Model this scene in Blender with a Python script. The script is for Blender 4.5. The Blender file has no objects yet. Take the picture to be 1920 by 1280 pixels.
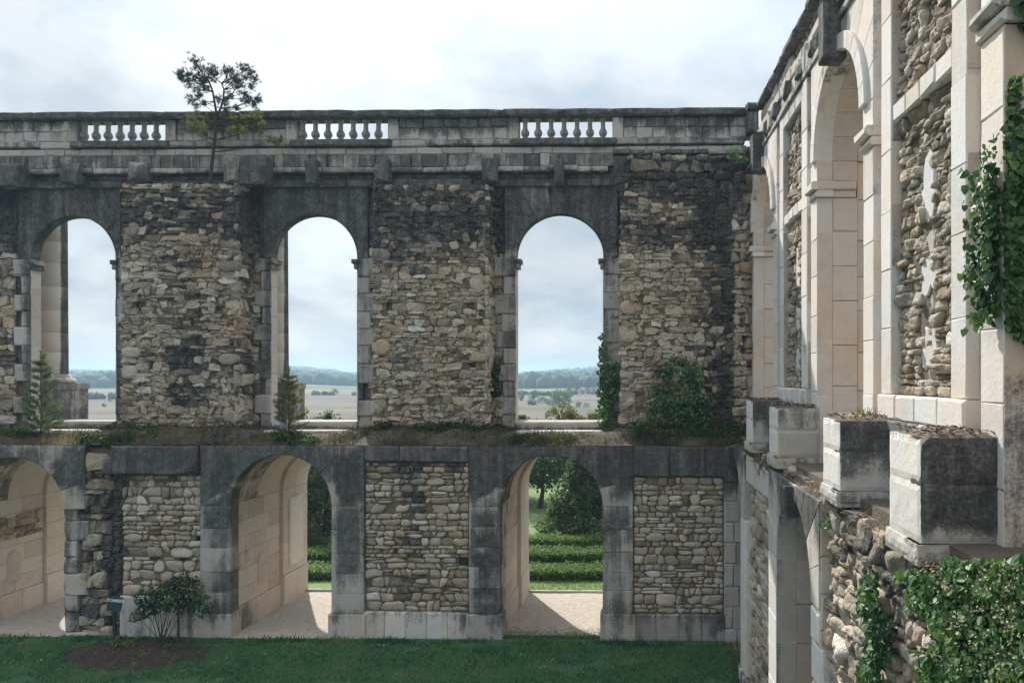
import bpy, math, random
import numpy as np
from mathutils import Vector, Matrix, noise as mnoise

random.seed(7)
RNG = np.random.default_rng(7)
SC = bpy.context.scene
COL = SC.collection

# ------------------------------------------------------------------ camera
CAMZ, FPX, VX, VY = 7.32, 1450.0, 1172.0, 706.0
cam = bpy.data.cameras.new("camera")
cam.sensor_width = 36.0
cam.lens = 36.0 * FPX / 1920.0
cam.shift_x = -(VX - 960.0) / 1920.0
cam.shift_y = (VY - 640.0) / 1920.0
cam.clip_start = 0.1
cam.clip_end = 9000.0
camo = bpy.data.objects.new("camera", cam)
camo.location = (0, 0, CAMZ)
camo.rotation_euler = (math.pi / 2, 0, 0)
COL.objects.link(camo)
SC.camera = camo

# ------------------------------------------------------------------ sky, sun, exposure
SUN_EL = math.radians(42.0)
SUN_AZ = math.radians(-26.0)          # from +Y towards -X
SUN_DIR = Vector((math.sin(SUN_AZ) * math.cos(SUN_EL), math.cos(SUN_AZ) * math.cos(SUN_EL), math.sin(SUN_EL)))
world = bpy.data.worlds.new("World")
SC.world = world
world.use_nodes = True
wn, wl = world.node_tree.nodes, world.node_tree.links
wn.clear()
w_out = wn.new("ShaderNodeOutputWorld")
w_bg = wn.new("ShaderNodeBackground")
w_bg.inputs["Strength"].default_value = 0.11
w_sky = wn.new("ShaderNodeTexSky")
w_sky.sky_type = 'NISHITA'
w_sky.sun_disc = False
w_sky.sun_elevation = SUN_EL
w_sky.sun_rotation = SUN_AZ
w_sky.altitude = 100
w_sky.air_density = 1.0
w_sky.dust_density = 1.6
w_sky.ozone_density = 1.2
w_tc = wn.new("ShaderNodeTexCoord")
w_sep = wn.new("ShaderNodeSeparateXYZ")
wl.new(w_tc.outputs["Generated"], w_sep.inputs[0])
# project the direction on a cloud deck: (x, y) / (z + k)
w_add = wn.new("ShaderNodeMath"); w_add.operation = 'ADD'; w_add.inputs[1].default_value = 0.34
w_abs = wn.new("ShaderNodeMath"); w_abs.operation = 'MAXIMUM'; w_abs.inputs[1].default_value = 0.0
wl.new(w_sep.outputs["Z"], w_abs.inputs[0]); wl.new(w_abs.outputs[0], w_add.inputs[0])
w_dx = wn.new("ShaderNodeMath"); w_dx.operation = 'DIVIDE'
w_dy = wn.new("ShaderNodeMath"); w_dy.operation = 'DIVIDE'
wl.new(w_sep.outputs["X"], w_dx.inputs[0]); wl.new(w_add.outputs[0], w_dx.inputs[1])
wl.new(w_sep.outputs["Y"], w_dy.inputs[0]); wl.new(w_add.outputs[0], w_dy.inputs[1])
w_cmb = wn.new("ShaderNodeCombineXYZ")
wl.new(w_dx.outputs[0], w_cmb.inputs[0]); wl.new(w_dy.outputs[0], w_cmb.inputs[1])
w_n1 = wn.new("ShaderNodeTexNoise"); w_n1.inputs["Scale"].default_value = 1.9
w_n1.inputs["Detail"].default_value = 8; w_n1.inputs["Roughness"].default_value = 0.56
w_n1.inputs["Distortion"].default_value = 0.4
w_map = wn.new("ShaderNodeMapping"); w_map.inputs["Location"].default_value = (3.1, 1.7, 0.4)
wl.new(w_cmb.outputs[0], w_map.inputs[0]); wl.new(w_map.outputs[0], w_n1.inputs["Vector"])
w_r1 = wn.new("ShaderNodeValToRGB")
w_r1.color_ramp.elements[0].position = 0.30; w_r1.color_ramp.elements[0].color = (0.66, 0.66, 0.66, 1)
w_r1.color_ramp.elements[1].position = 0.58; w_r1.color_ramp.elements[1].color = (0.97, 0.97, 0.97, 1)
wl.new(w_n1.outputs["Fac"], w_r1.inputs[0])
w_n2 = wn.new("ShaderNodeTexNoise"); w_n2.inputs["Scale"].default_value = 4.2
w_n2.inputs["Detail"].default_value = 7; w_n2.inputs["Roughness"].default_value = 0.6
wl.new(w_map.outputs[0], w_n2.inputs["Vector"])
w_r2 = wn.new("ShaderNodeValToRGB")
w_r2.color_ramp.elements[0].position = 0.38; w_r2.color_ramp.elements[0].color = (2.8, 3.3, 3.8, 1)
w_r2.color_ramp.elements[1].position = 0.60; w_r2.color_ramp.elements[1].color = (3.95, 4.2, 4.35, 1)
wl.new(w_n2.outputs["Fac"], w_r2.inputs[0])
w_mix = wn.new("ShaderNodeMix"); w_mix.data_type = 'RGBA'
wl.new(w_r1.outputs["Color"], w_mix.inputs["Factor"])
wl.new(w_sky.outputs[0], w_mix.inputs["A"]); wl.new(w_r2.outputs["Color"], w_mix.inputs["B"])
# an overcast sky is about three times as bright overhead as at the horizon
w_q = wn.new("ShaderNodeMath"); w_q.operation = 'MULTIPLY_ADD'; w_q.inputs[1].default_value = 1.3; w_q.inputs[2].default_value = 0.3
wl.new(w_abs.outputs[0], w_q.inputs[0])
w_g = wn.new("ShaderNodeMath"); w_g.operation = 'MULTIPLY_ADD'; w_g.inputs[2].default_value = 0.74
wl.new(w_abs.outputs[0], w_g.inputs[0]); wl.new(w_q.outputs[0], w_g.inputs[1])
w_gm = wn.new("ShaderNodeVectorMath"); w_gm.operation = 'SCALE'
wl.new(w_mix.outputs["Result"], w_gm.inputs[0]); wl.new(w_g.outputs[0], w_gm.inputs["Scale"])
wl.new(w_gm.outputs[0], w_bg.inputs["Color"])
wl.new(w_bg.outputs[0], w_out.inputs["Surface"])

sun = bpy.data.lights.new("sun", 'SUN')
sun.energy = 3.8
sun.angle = math.radians(0.9)
sun.color = (1.0, 0.95, 0.88)
suno = bpy.data.objects.new("sun", sun)
suno.rotation_euler = SUN_DIR.to_track_quat('Z', 'Y').to_euler()
suno.location = (-12, 40, 40)
COL.objects.link(suno)

SC.view_settings.view_transform = 'Standard'
SC.view_settings.look = 'None'
SC.view_settings.gamma = 1.0
SC.view_settings.use_curve_mapping = False
SC.view_settings.exposure = 0.92
SC.cycles.max_bounces = 8
SC.cycles.diffuse_bounces = 5
SC.cycles.use_denoising = True
SC.cycles.volume_bounces = 0

# ------------------------------------------------------------------ materials
def new_mat(name):
    m = bpy.data.materials.new(name)
    m.use_nodes = True
    m.node_tree.nodes.clear()
    return m, m.node_tree.nodes, m.node_tree.links

def ramp(n, stops):
    r = n.new("ShaderNodeValToRGB")
    el = r.color_ramp.elements
    while len(el) < len(stops):
        el.new(0.5)
    for e, (p, c) in zip(el, stops):
        e.position = p
        e.color = (c[0], c[1], c[2], 1) if len(c) == 3 else c
    return r

def noise_node(n, l, vec, scale, detail=6, rough=0.6, dist=0.0):
    t = n.new("ShaderNodeTexNoise")
    t.inputs["Scale"].default_value = scale
    t.inputs["Detail"].default_value = detail
    t.inputs["Roughness"].default_value = rough
    t.inputs["Distortion"].default_value = dist
    l.new(vec, t.inputs["Vector"])
    return t

def math_node(n, l, op, a, b, clamp=False):
    m = n.new("ShaderNodeMath"); m.operation = op; m.use_clamp = clamp
    for i, x in enumerate((a, b)):
        if x is None:
            continue
        if isinstance(x, (int, float)):
            m.inputs[i].default_value = x
        else:
            l.new(x, m.inputs[i])
    return m.outputs[0]

def mix_node(n, l, fac, a, b, mode='MIX'):
    m = n.new("ShaderNodeMix"); m.data_type = 'RGBA'; m.blend_type = mode
    for key, x in (("Factor", fac), ("A", a), ("B", b)):
        if isinstance(x, (int, float)):
            m.inputs[key].default_value = x
        elif isinstance(x, tuple):
            m.inputs[key].default_value = (x[0], x[1], x[2], 1)
        else:
            l.new(x, m.inputs[key])
    return m.outputs["Result"]

def stone_mat(name, stops, lichen=((0.012, 0.0138, 0.0155), (0.18, 0.18, 0.172)), bump=0.5, bump_dist=0.02, streak=0.5, patch=0.9, fine=22.0, spots=0.25, ochre=0.0):
    """weathered limestone: per-stone tone, mottling, black lichen where the 'stain' attribute and noise say so"""
    m, n, l = new_mat(name)
    out = n.new("ShaderNodeOutputMaterial")
    bs = n.new("ShaderNodeBsdfPrincipled")
    bs.inputs["Roughness"].default_value = 0.92
    bs.inputs["Specular IOR Level"].default_value = 0.15
    l.new(bs.outputs[0], out.inputs["Surface"])
    tc = n.new("ShaderNodeTexCoord")
    P = tc.outputs["Object"]
    at = n.new("ShaderNodeAttribute"); at.attribute_name = "tone"
    st = n.new("ShaderNodeAttribute"); st.attribute_name = "stain"
    n_big = noise_node(n, l, P, 0.9, 5, 0.6)
    n_mid = noise_node(n, l, P, 4.5, 7, 0.68)
    n_fine = noise_node(n, l, P, fine, 8, 0.72)
    # base colour
    t = math_node(n, l, 'ADD', at.outputs["Fac"], math_node(n, l, 'MULTIPLY', math_node(n, l, 'SUBTRACT', n_mid.outputs["Fac"], 0.5), 0.55))
    t = math_node(n, l, 'ADD', t, math_node(n, l, 'MULTIPLY', math_node(n, l, 'SUBTRACT', n_fine.outputs["Fac"], 0.5), 0.5))
    r = ramp(n, stops); l.new(t, r.inputs[0])
    base = r.outputs["Color"]
    # ochre and pink tints in places
    tint = ramp(n, [(0.45, (1, 1, 1)), (0.72, (1.10, 0.93, 0.74))]); l.new(n_big.outputs["Fac"], tint.inputs[0])
    base = mix_node(n, l, 0.8, base, tint.outputs["Color"], 'MULTIPLY')
    if ochre:
        fr_ = math_node(n, l, 'FRACT', math_node(n, l, 'MULTIPLY', at.outputs["Fac"], 41.3), None)
        oc = ramp(n, [(0.78, (0, 0, 0)), (0.98, (1, 1, 1))]); l.new(fr_, oc.inputs[0])
        base = mix_node(n, l, math_node(n, l, 'MULTIPLY', oc.outputs["Color"], ochre), base, (1.05, 0.83, 0.60), 'MULTIPLY')
    # lichen and soot
    mp = n.new("ShaderNodeMapping"); mp.inputs["Scale"].default_value = (3.4, 3.4, 0.28)
    l.new(P, mp.inputs[0])
    n_st = noise_node(n, l, mp.outputs[0], 1.0, 6, 0.65)
    n_p = noise_node(n, l, P, 1.7, 8, 0.7)
    s = math_node(n, l, 'ADD', st.outputs["Fac"], math_node(n, l, 'MULTIPLY', math_node(n, l, 'SUBTRACT', n_st.outputs["Fac"], 0.5), streak))
    s = math_node(n, l, 'ADD', s, math_node(n, l, 'MULTIPLY', math_node(n, l, 'SUBTRACT', n_p.outputs["Fac"], 0.5), patch))
    s = math_node(n, l, 'ADD', s, math_node(n, l, 'MULTIPLY', math_node(n, l, 'SUBTRACT', n_fine.outputs["Fac"], 0.5), 0.95))
    sm = n.new("ShaderNodeMapRange"); sm.interpolation_type = 'SMOOTHSTEP'
    sm.inputs["From Min"].default_value = 0.30; sm.inputs["From Max"].default_value = 0.70
    l.new(s, sm.inputs["Value"])
    lr = ramp(n, [(0.40, lichen[0]), (0.50, tuple(.68 * a + .32 * b for a, b in zip(*lichen))), (0.60, lichen[1])])
    l.new(math_node(n, l, 'ADD', math_node(n, l, 'MULTIPLY', n_st.outputs["Fac"], 0.35), math_node(n, l, 'ADD', math_node(n, l, 'MULTIPLY', n_mid.outputs["Fac"], 0.25), math_node(n, l, 'MULTIPLY', n_fine.outputs["Fac"], 0.40))), lr.inputs[0])
    colr = mix_node(n, l, math_node(n, l, 'MULTIPLY', sm.outputs["Result"], 0.95), base, lr.outputs["Color"])
    # pale lichen dots
    vo = n.new("ShaderNodeTexVoronoi"); vo.inputs["Scale"].default_value = 9.0
    l.new(P, vo.inputs["Vector"])
    dots = ramp(n, [(0.05, (1, 1, 1)), (0.13, (0, 0, 0))]); l.new(vo.outputs["Distance"], dots.inputs[0])
    gate = ramp(n, [(0.52, (0, 0, 0)), (0.6, (1, 1, 1))]); l.new(n_p.outputs["Fac"], gate.inputs[0])
    f = math_node(n, l, 'MULTIPLY', math_node(n, l, 'MULTIPLY', dots.outputs["Color"], gate.outputs["Color"]), spots)
    colr = mix_node(n, l, f, colr, (0.42, 0.42, 0.38))
    l.new(colr, bs.inputs["Base Color"])
    # relief
    vp = n.new("ShaderNodeTexVoronoi"); vp.inputs["Scale"].default_value = fine * 0.8
    l.new(P, vp.inputs["Vector"])
    h = math_node(n, l, 'ADD', math_node(n, l, 'MULTIPLY', n_mid.outputs["Fac"], 1.2), n_fine.outputs["Fac"])
    h = math_node(n, l, 'ADD', h, math_node(n, l, 'MULTIPLY', vp.outputs["Distance"], 0.35))
    b = n.new("ShaderNodeBump"); b.inputs["Strength"].default_value = bump; b.inputs["Distance"].default_value = bump_dist
    l.new(h, b.inputs["Height"]); l.new(b.outputs[0], bs.inputs["Normal"])
    return m

def simple_mat(name, stops, scale=6.0, bump=0.3, rough=0.9, attr=True, dist=0.01, spec=0.2, var=0.6, trans=None):
    m, n, l = new_mat(name)
    out = n.new("ShaderNodeOutputMaterial")
    bs = n.new("ShaderNodeBsdfPrincipled")
    bs.inputs["Roughness"].default_value = rough
    bs.inputs["Specular IOR Level"].default_value = spec
    tc = n.new("ShaderNodeTexCoord")
    P = tc.outputs["Object"]
    nz = noise_node(n, l, P, scale, 7, 0.65)
    n2 = noise_node(n, l, P, scale * 6, 5, 0.7)
    t = math_node(n, l, 'MULTIPLY', math_node(n, l, 'SUBTRACT', nz.outputs["Fac"], 0.5), var)
    t = math_node(n, l, 'ADD', t, math_node(n, l, 'MULTIPLY', math_node(n, l, 'SUBTRACT', n2.outputs["Fac"], 0.5), var * 0.7))
    if attr:
        at = n.new("ShaderNodeAttribute"); at.attribute_name = "tone"
        t = math_node(n, l, 'ADD', t, at.outputs["Fac"])
    else:
        t = math_node(n, l, 'ADD', t, 0.5)
    r = ramp(n, stops); l.new(t, r.inputs[0])
    l.new(r.outputs["Color"], bs.inputs["Base Color"])
    if bump:
        b = n.new("ShaderNodeBump"); b.inputs["Strength"].default_value = bump; b.inputs["Distance"].default_value = dist
        l.new(n2.outputs["Fac"], b.inputs["Height"]); l.new(b.outputs[0], bs.inputs["Normal"])
    if trans:
        tr = n.new("ShaderNodeBsdfTranslucent")
        l.new(mix_node(n, l, 1.0, r.outputs["Color"], (1.3, 1.35, 0.7), 'MULTIPLY'), tr.inputs["Color"])
        mx = n.new("ShaderNodeMixShader"); mx.inputs[0].default_value = trans
        l.new(bs.outputs[0], mx.inputs[1]); l.new(tr.outputs[0], mx.inputs[2])
        l.new(mx.outputs[0], out.inputs["Surface"])
    else:
        l.new(bs.outputs[0], out.inputs["Surface"])
    return m

M = {}
M['rubble'] = stone_mat('rubble_limestone', [(0.0, (0.18, 0.15, 0.115)), (0.42, (0.42, 0.365, 0.29)), (0.75, (0.58, 0.53, 0.45)), (1.0, (0.70, 0.67, 0.62))], bump=1.0, bump_dist=0.05, ochre=0.42)
M['ashlar'] = stone_mat('weathered_ashlar', [(0.0, (0.20, 0.19, 0.178)), (0.5, (0.40, 0.382, 0.352)), (1.0, (0.55, 0.53, 0.495))], bump=0.5, bump_dist=0.015, streak=1.35, patch=0.75)
M['clean'] = stone_mat('warm_dressed_limestone', [(0.0, (0.32, 0.275, 0.235)), (0.5, (0.55, 0.495, 0.44)), (1.0, (0.68, 0.635, 0.585))], bump=0.35, bump_dist=0.012, streak=1.0, patch=0.75, spots=0.05)
M['pale'] = stone_mat('pale_dressed_limestone', [(0.0, (0.40, 0.38, 0.355)), (0.5, (0.62, 0.60, 0.572)), (1.0, (0.74, 0.725, 0.70))], bump=0.45, bump_dist=0.012, streak=1.25, patch=0.8, spots=0.08)
M['mortar'] = stone_mat('lime_mortar', [(0.0, (0.075, 0.065, 0.052)), (0.5, (0.165, 0.145, 0.115)), (1.0, (0.29, 0.26, 0.215))], bump=0.9, bump_dist=0.04)
M['plaster'] = stone_mat('white_plaster', [(0.0, (0.34, 0.33, 0.315)), (0.5, (0.55, 0.54, 0.525)), (1.0, (0.68, 0.67, 0.655))], bump=0.4, patch=0.5, spots=0.0)
M['earth'] = simple_mat('dry_earth', [(0.15, (0.035, 0.03, 0.022)), (0.5, (0.085, 0.07, 0.05)), (0.9, (0.24, 0.20, 0.155))], 2.0, 0.9, dist=0.05)
M['mulch'] = simple_mat('dark_mulch', [(0.2, (0.022, 0.016, 0.013)), (0.55, (0.065, 0.05, 0.042)), (0.95, (0.20, 0.17, 0.145))], 5.0, 1.0, dist=0.04)
M['gravel'] = simple_mat('pale_gravel', [(0.2, (0.21, 0.18, 0.15)), (0.5, (0.40, 0.355, 0.305)), (0.85, (0.56, 0.51, 0.45))], 5.5, 1.0, attr=False, dist=0.02, var=0.75)
M['lawn'] = simple_mat('lawn_soil', [(0.2, (0.018, 0.06, 0.026)), (0.5, (0.042, 0.11, 0.048)), (0.68, (0.10, 0.12, 0.06)), (0.9, (0.17, 0.13, 0.085))], 1.2, 0.8, attr=False, dist=0.04)
M['grass'] = simple_mat('lawn_grass', [(0.1, (0.022, 0.085, 0.036)), (0.5, (0.058, 0.175, 0.065)), (0.95, (0.19, 0.24, 0.09))], 0.7, 0, rough=0.7, trans=0.3)
M['meadow'] = simple_mat('sunlit_lawn', [(0.2, (0.085, 0.15, 0.055)), (0.55, (0.14, 0.215, 0.08)), (0.9, (0.21, 0.27, 0.12))], 0.8, 0.8, attr=False, dist=0.05)
M['drygrass'] = simple_mat('dry_grass', [(0.0, (0.028, 0.036, 0.02)), (0.45, (0.09, 0.082, 0.048)), (0.8, (0.22, 0.17, 0.095)), (1.0, (0.32, 0.25, 0.16))], 1.5, 0, rough=0.8, trans=0.25)
M['ivy'] = simple_mat('ivy_leaf', [(0.0, (0.010, 0.032, 0.014)), (0.5, (0.034, 0.095, 0.036)), (1.0, (0.12, 0.22, 0.065))], 8.0, 0.1, rough=0.5, spec=0.35, var=0.3, trans=0.22)
M['ivyflower'] = simple_mat('ivy_flower_heads', [(0.0, (0.12, 0.13, 0.06)), (0.5, (0.22, 0.23, 0.12)), (1.0, (0.36, 0.36, 0.22))], 8.0, 0, rough=0.7)
M['pine'] = simple_mat('pine_needles', [(0.0, (0.012, 0.030, 0.018)), (0.5, (0.045, 0.085, 0.045)), (1.0, (0.18, 0.24, 0.11))], 3.0, 0, rough=0.6, var=0.2, trans=0.2)
M['pineyellow'] = simple_mat('yellow_pine_needles', [(0.0, (0.05, 0.065, 0.025)), (0.5, (0.13, 0.14, 0.06)), (1.0, (0.24, 0.24, 0.11))], 3.0, 0, rough=0.6, var=0.25, trans=0.3)
M['bark'] = simple_mat('bark', [(0.0, (0.03, 0.024, 0.02)), (0.5, (0.075, 0.058, 0.045)), (1.0, (0.15, 0.12, 0.10))], 14.0, 0.8)
M['leaf'] = simple_mat('broad_leaves', [(0.0, (0.018, 0.044, 0.016)), (0.5, (0.06, 0.11, 0.04)), (1.0, (0.14, 0.19, 0.08))], 2.0, 0, rough=0.55, var=0.25, trans=0.3)
M['yellowleaf'] = simple_mat('yellow_green_leaves', [(0.0, (0.07, 0.085, 0.025)), (0.5, (0.17, 0.18, 0.06)), (1.0, (0.30, 0.29, 0.12))], 2.0, 0, rough=0.6, var=0.25, trans=0.35)
M['yew'] = simple_mat('yew_foliage', [(0.0, (0.022, 0.044, 0.02)), (0.5, (0.07, 0.105, 0.05)), (1.0, (0.15, 0.18, 0.085))], 1.5, 0, rough=0.6, var=0.3, trans=0.35)
M['hedge'] = simple_mat('box_hedge', [(0.0, (0.022, 0.05, 0.016)), (0.5, (0.08, 0.15, 0.045)), (1.0, (0.17, 0.25, 0.085))], 1.5, 0, rough=0.6, var=0.3, trans=0.35)
M['wood'] = simple_mat('far_woodland', [(0.0, (0.012, 0.03, 0.02)), (0.5, (0.03, 0.058, 0.036)), (1.0, (0.065, 0.095, 0.05))], 0.02, 0, var=0.5)
M['rosehip'] = simple_mat('orange_leaves', [(0.0, (0.25, 0.10, 0.02)), (0.5, (0.42, 0.21, 0.05)), (1.0, (0.5, 0.32, 0.1))], 3.0, 0, trans=0.3)
M['sign'] = simple_mat('faded_blue_paint', [(0.2, (0.012, 0.028, 0.036)), (0.5, (0.022, 0.05, 0.062)), (0.9, (0.05, 0.085, 0.095))], 8.0, 0.1, rough=0.5, attr=False)
M['signpost'] = simple_mat('green_post_paint', [(0.2, (0.006, 0.022, 0.020)), (0.5, (0.012, 0.04, 0.036)), (0.9, (0.04, 0.07, 0.06))], 8.0, 0.1, rough=0.5, attr=False)
M['lettering'] = simple_mat('white_lettering', [(0.2, (0.55, 0.60, 0.62)), (0.8, (0.70, 0.74, 0.76))], 8.0, 0, attr=False)
M['litter'] = simple_mat('dead_leaves', [(0.0, (0.05, 0.035, 0.025)), (0.5, (0.15, 0.105, 0.075)), (1.0, (0.34, 0.26, 0.20))], 8.0, 0)

# terrain: ploughed buff fields, greener further on
def terrain_mat():
    m, n, l = new_mat('fields')
    out = n.new("ShaderNodeOutputMaterial"); bs = n.new("ShaderNodeBsdfPrincipled")
    bs.inputs["Roughness"].default_value = 0.95; bs.inputs["Specular IOR Level"].default_value = 0.1
    tc = n.new("ShaderNodeTexCoord"); P = tc.outputs["Object"]
    nz = noise_node(n, l, P, 0.035, 8, 0.65)
    mp = n.new("ShaderNodeMapping"); mp.inputs["Scale"].default_value = (0.004, 0.02, 0.01); mp.inputs["Rotation"].default_value = (0, 0, 0.12)
    l.new(P, mp.inputs[0])
    vo = n.new("ShaderNodeTexVoronoi"); vo.inputs["Scale"].default_value = 1.0; l.new(mp.outputs[0], vo.inputs["Vector"])
    r = ramp(n, [(0.0, (0.22, 0.185, 0.15)), (0.40, (0.18, 0.155, 0.12)), (0.50, (0.10, 0.14, 0.055)), (0.58, (0.23, 0.195, 0.155)), (0.74, (0.25, 0.24, 0.12)), (0.84, (0.09, 0.125, 0.05)), (1.0, (0.20, 0.16, 0.12))])
    l.new(vo.outputs["Color"], r.inputs[0])
    r2 = ramp(n, [(0.3, (0.42, 0.42, 0.42)), (0.7, (0.9, 0.9, 0.9))]); l.new(nz.outputs["Fac"], r2.inputs[0])
    l.new(mix_node(n, l, 1.0, r.outputs["Color"], r2.outputs["Color"], 'MULTIPLY'), bs.inputs["Base Color"])
    l.new(bs.outputs[0], out.inputs["Surface"])
    return m
M['fields'] = terrain_mat()

# ------------------------------------------------------------------ object helpers
def tag(o, label=None, cat=None, group=None, kind=None):
    if label: o['label'] = label
    if cat: o['category'] = cat
    if group: o['group'] = group
    if kind: o['kind'] = kind
    return o

def empty(name, loc=(0, 0, 0), rz=0.0, parent=None):
    o = bpy.data.objects.new(name, None)
    o.empty_display_size = 0.3
    COL.objects.link(o)
    o.location = loc
    o.rotation_euler = (0, 0, rz)
    if parent: o.parent = parent
    return o

class MB:
    """collects faces with a 'tone' and a 'stain' value per vertex; build() links them as ONE mesh object"""
    def __init__(s):
        s.v, s.f, s.t, s.s = [], [], [], []
    def add(s, verts, faces, tone=0.5, stain=0.0):
        o = len(s.v)
        s.v.extend(verts)
        s.f.extend([tuple(i + o for i in f) for f in faces])
        k = len(verts)
        s.t.extend(tone if isinstance(tone, (list, tuple)) else [tone] * k)
        s.s.extend(stain if isinstance(stain, (list, tuple)) else [stain] * k)
    def build(s, name, mat, parent=None, smooth=False, kind=None, origin=None):
        vs = s.v
        if origin is not None:
            vs = [(x - origin[0], y - origin[1], z - origin[2]) for x, y, z in s.v]
        me = bpy.data.meshes.new(name)
        me.from_pydata(vs, [], s.f)
        a = me.attributes.new('tone', 'FLOAT', 'POINT'); a.data.foreach_set('value', s.t)
        a = me.attributes.new('stain', 'FLOAT', 'POINT'); a.data.foreach_set('value', s.s)
        me.materials.append(mat)
        if smooth:
            me.polygons.foreach_set('use_smooth', [True] * len(me.polygons))
        o = bpy.data.objects.new(name, me)
        COL.objects.link(o)
        if origin is not None: o.location = origin
        if parent: o.parent = parent
        if kind: o['kind'] = kind
        return o

def np_mesh(name, V, F, tone, mat, parent=None, kind=None, smooth=False):
    """V (n,3), F (m,k) constant k; tone (n,)"""
    me = bpy.data.meshes.new(name)
    n, (m, k) = len(V), F.shape
    me.vertices.add(n); me.vertices.foreach_set('co', V.astype(np.float32).ravel())
    me.loops.add(m * k); me.loops.foreach_set('vertex_index', F.astype(np.int32).ravel())
    me.polygons.add(m)
    me.polygons.foreach_set('loop_start', np.arange(0, m * k, k, dtype=np.int32))
    me.polygons.foreach_set('loop_total', np.full(m, k, dtype=np.int32))
    if smooth: me.polygons.foreach_set('use_smooth', np.ones(m, dtype=bool))
    a = me.attributes.new('tone', 'FLOAT', 'POINT'); a.data.foreach_set('value', tone.astype(np.float32))
    me.update(calc_edges=True)
    me.materials.append(mat)
    o = bpy.data.objects.new(name, me)
    COL.objects.link(o)
    if parent: o.parent = parent
    if kind: o['kind'] = kind
    return o

# frames: (u along the wall, v up, d out of the wall) -> local x, y, z
class Frame:
    def __init__(s, fn, flip=False, stain=None):
        s.fn, s.flip, s.stain_fn = fn, flip, stain
    def p(s, u, v, d):
        return s.fn(u, v, d)
    def st(s, u, v):
        return s.stain_fn(u, v) if s.stain_fn else 0.0

def cen(poly):
    return (sum(p[0] for p in poly) / len(poly), sum(p[1] for p in poly) / len(poly))

def area(poly):
    return 0.5 * sum(poly[i - 1][0] * poly[i][1] - poly[i][0] * poly[i - 1][1] for i in range(len(poly)))

def inset(poly, bs):
    """move every vertex inwards (CCW polygon) by bs[i]"""
    out, k = [], len(poly)
    for i in range(k):
        a, b, c = poly[i - 1], poly[i], poly[(i + 1) % k]
        e1 = Vector((b[0] - a[0], b[1] - a[1])); e2 = Vector((c[0] - b[0], c[1] - b[1]))
        if e1.length < 1e-9 or e2.length < 1e-9:
            out.append(b); continue
        e1.normalize(); e2.normalize()
        n1 = Vector((-e1.y, e1.x)); n2 = Vector((-e2.y, e2.x))
        m = n1 + n2
        if m.length < 1e-6:
            out.append(b); continue
        m.normalize()
        k_ = bs[i] / max(0.35, m.dot(n1))
        out.append((b[0] + m.x * k_, b[1] + m.y * k_))
    return out

def subdiv(poly, step):
    out = []
    for i in range(len(poly)):
        a, b = poly[i], poly[(i + 1) % len(poly)]
        L = math.hypot(b[0] - a[0], b[1] - a[1])
        k = max(1, min(6, int(round(L / step))))
        for j in range(k):
            t = j / k
            out.append((a[0] + (b[0] - a[0]) * t, a[1] + (b[1] - a[1]) * t))
    return out

def prism(mb, fr, poly, d0, d1, bev=0.012, gap=0.004, tone=None, stain=None, wear=1.0, step=0.45, back=False, extra=0.0, jst=.075):
    """an extruded block with a worn chamfer round its front face"""
    if area(poly) < 0: poly = poly[::-1]
    corner = set()
    poly = inset(poly, [gap] * len(poly))
    base = poly
    poly = subdiv(poly, step)
    for p in base: corner.add((round(p[0], 5), round(p[1], 5)))
    k = len(poly)
    bs = []
    for p in poly:
        b = bev * random.uniform(0.5, 1.2 + 0.9 * wear)
        if (round(p[0], 5), round(p[1], 5)) in corner: b *= random.uniform(1.0, 1.0 + 1.4 * wear)
        bs.append(b)
    pin = inset(poly, bs)
    v = [fr.p(p[0], p[1], d0) for p in poly]
    v += [fr.p(p[0], p[1], d1 - b) for p, b in zip(poly, bs)]
    v += [fr.p(p[0], p[1], d1) for p in pin]
    f = []
    for i in range(k):
        j = (i + 1) % k
        f.append((i, j, k + j, k + i))
        f.append((k + i, k + j, 2 * k + j, 2 * k + i))
    f.append(tuple(range(2 * k, 3 * k)))
    if back: f.append(tuple(range(k - 1, -1, -1)))
    if fr.flip: f = [q[::-1] for q in f]
    t = random.gauss(0.5, 0.1) if tone is None else tone + random.gauss(0, 0.06)
    if stain is None:
        j = random.gauss(0, jst)
        ss = [fr.st(p[0], p[1]) + j + extra for p in poly]
        s = ss * 3
    else:
        s = stain
    mb.add(v, f, t, s)

def rect(u0, u1, v0, v1):
    return [(u0, v0), (u1, v0), (u1, v1), (u0, v1)]

def block(parent, fr, name, u0, u1, v0, v1, d0, d1, mat='ashlar', **kw):
    mb = MB(); prism(mb, fr, rect(u0, u1, v0, v1), d0, d1, **kw)
    return mb.build(name, M[mat], parent)

def piece(parent, fr, name, poly, d0, d1, mat='ashlar', **kw):
    mb = MB(); prism(mb, fr, poly, d0, d1, **kw)
    return mb.build(name, M[mat], parent)

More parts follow.
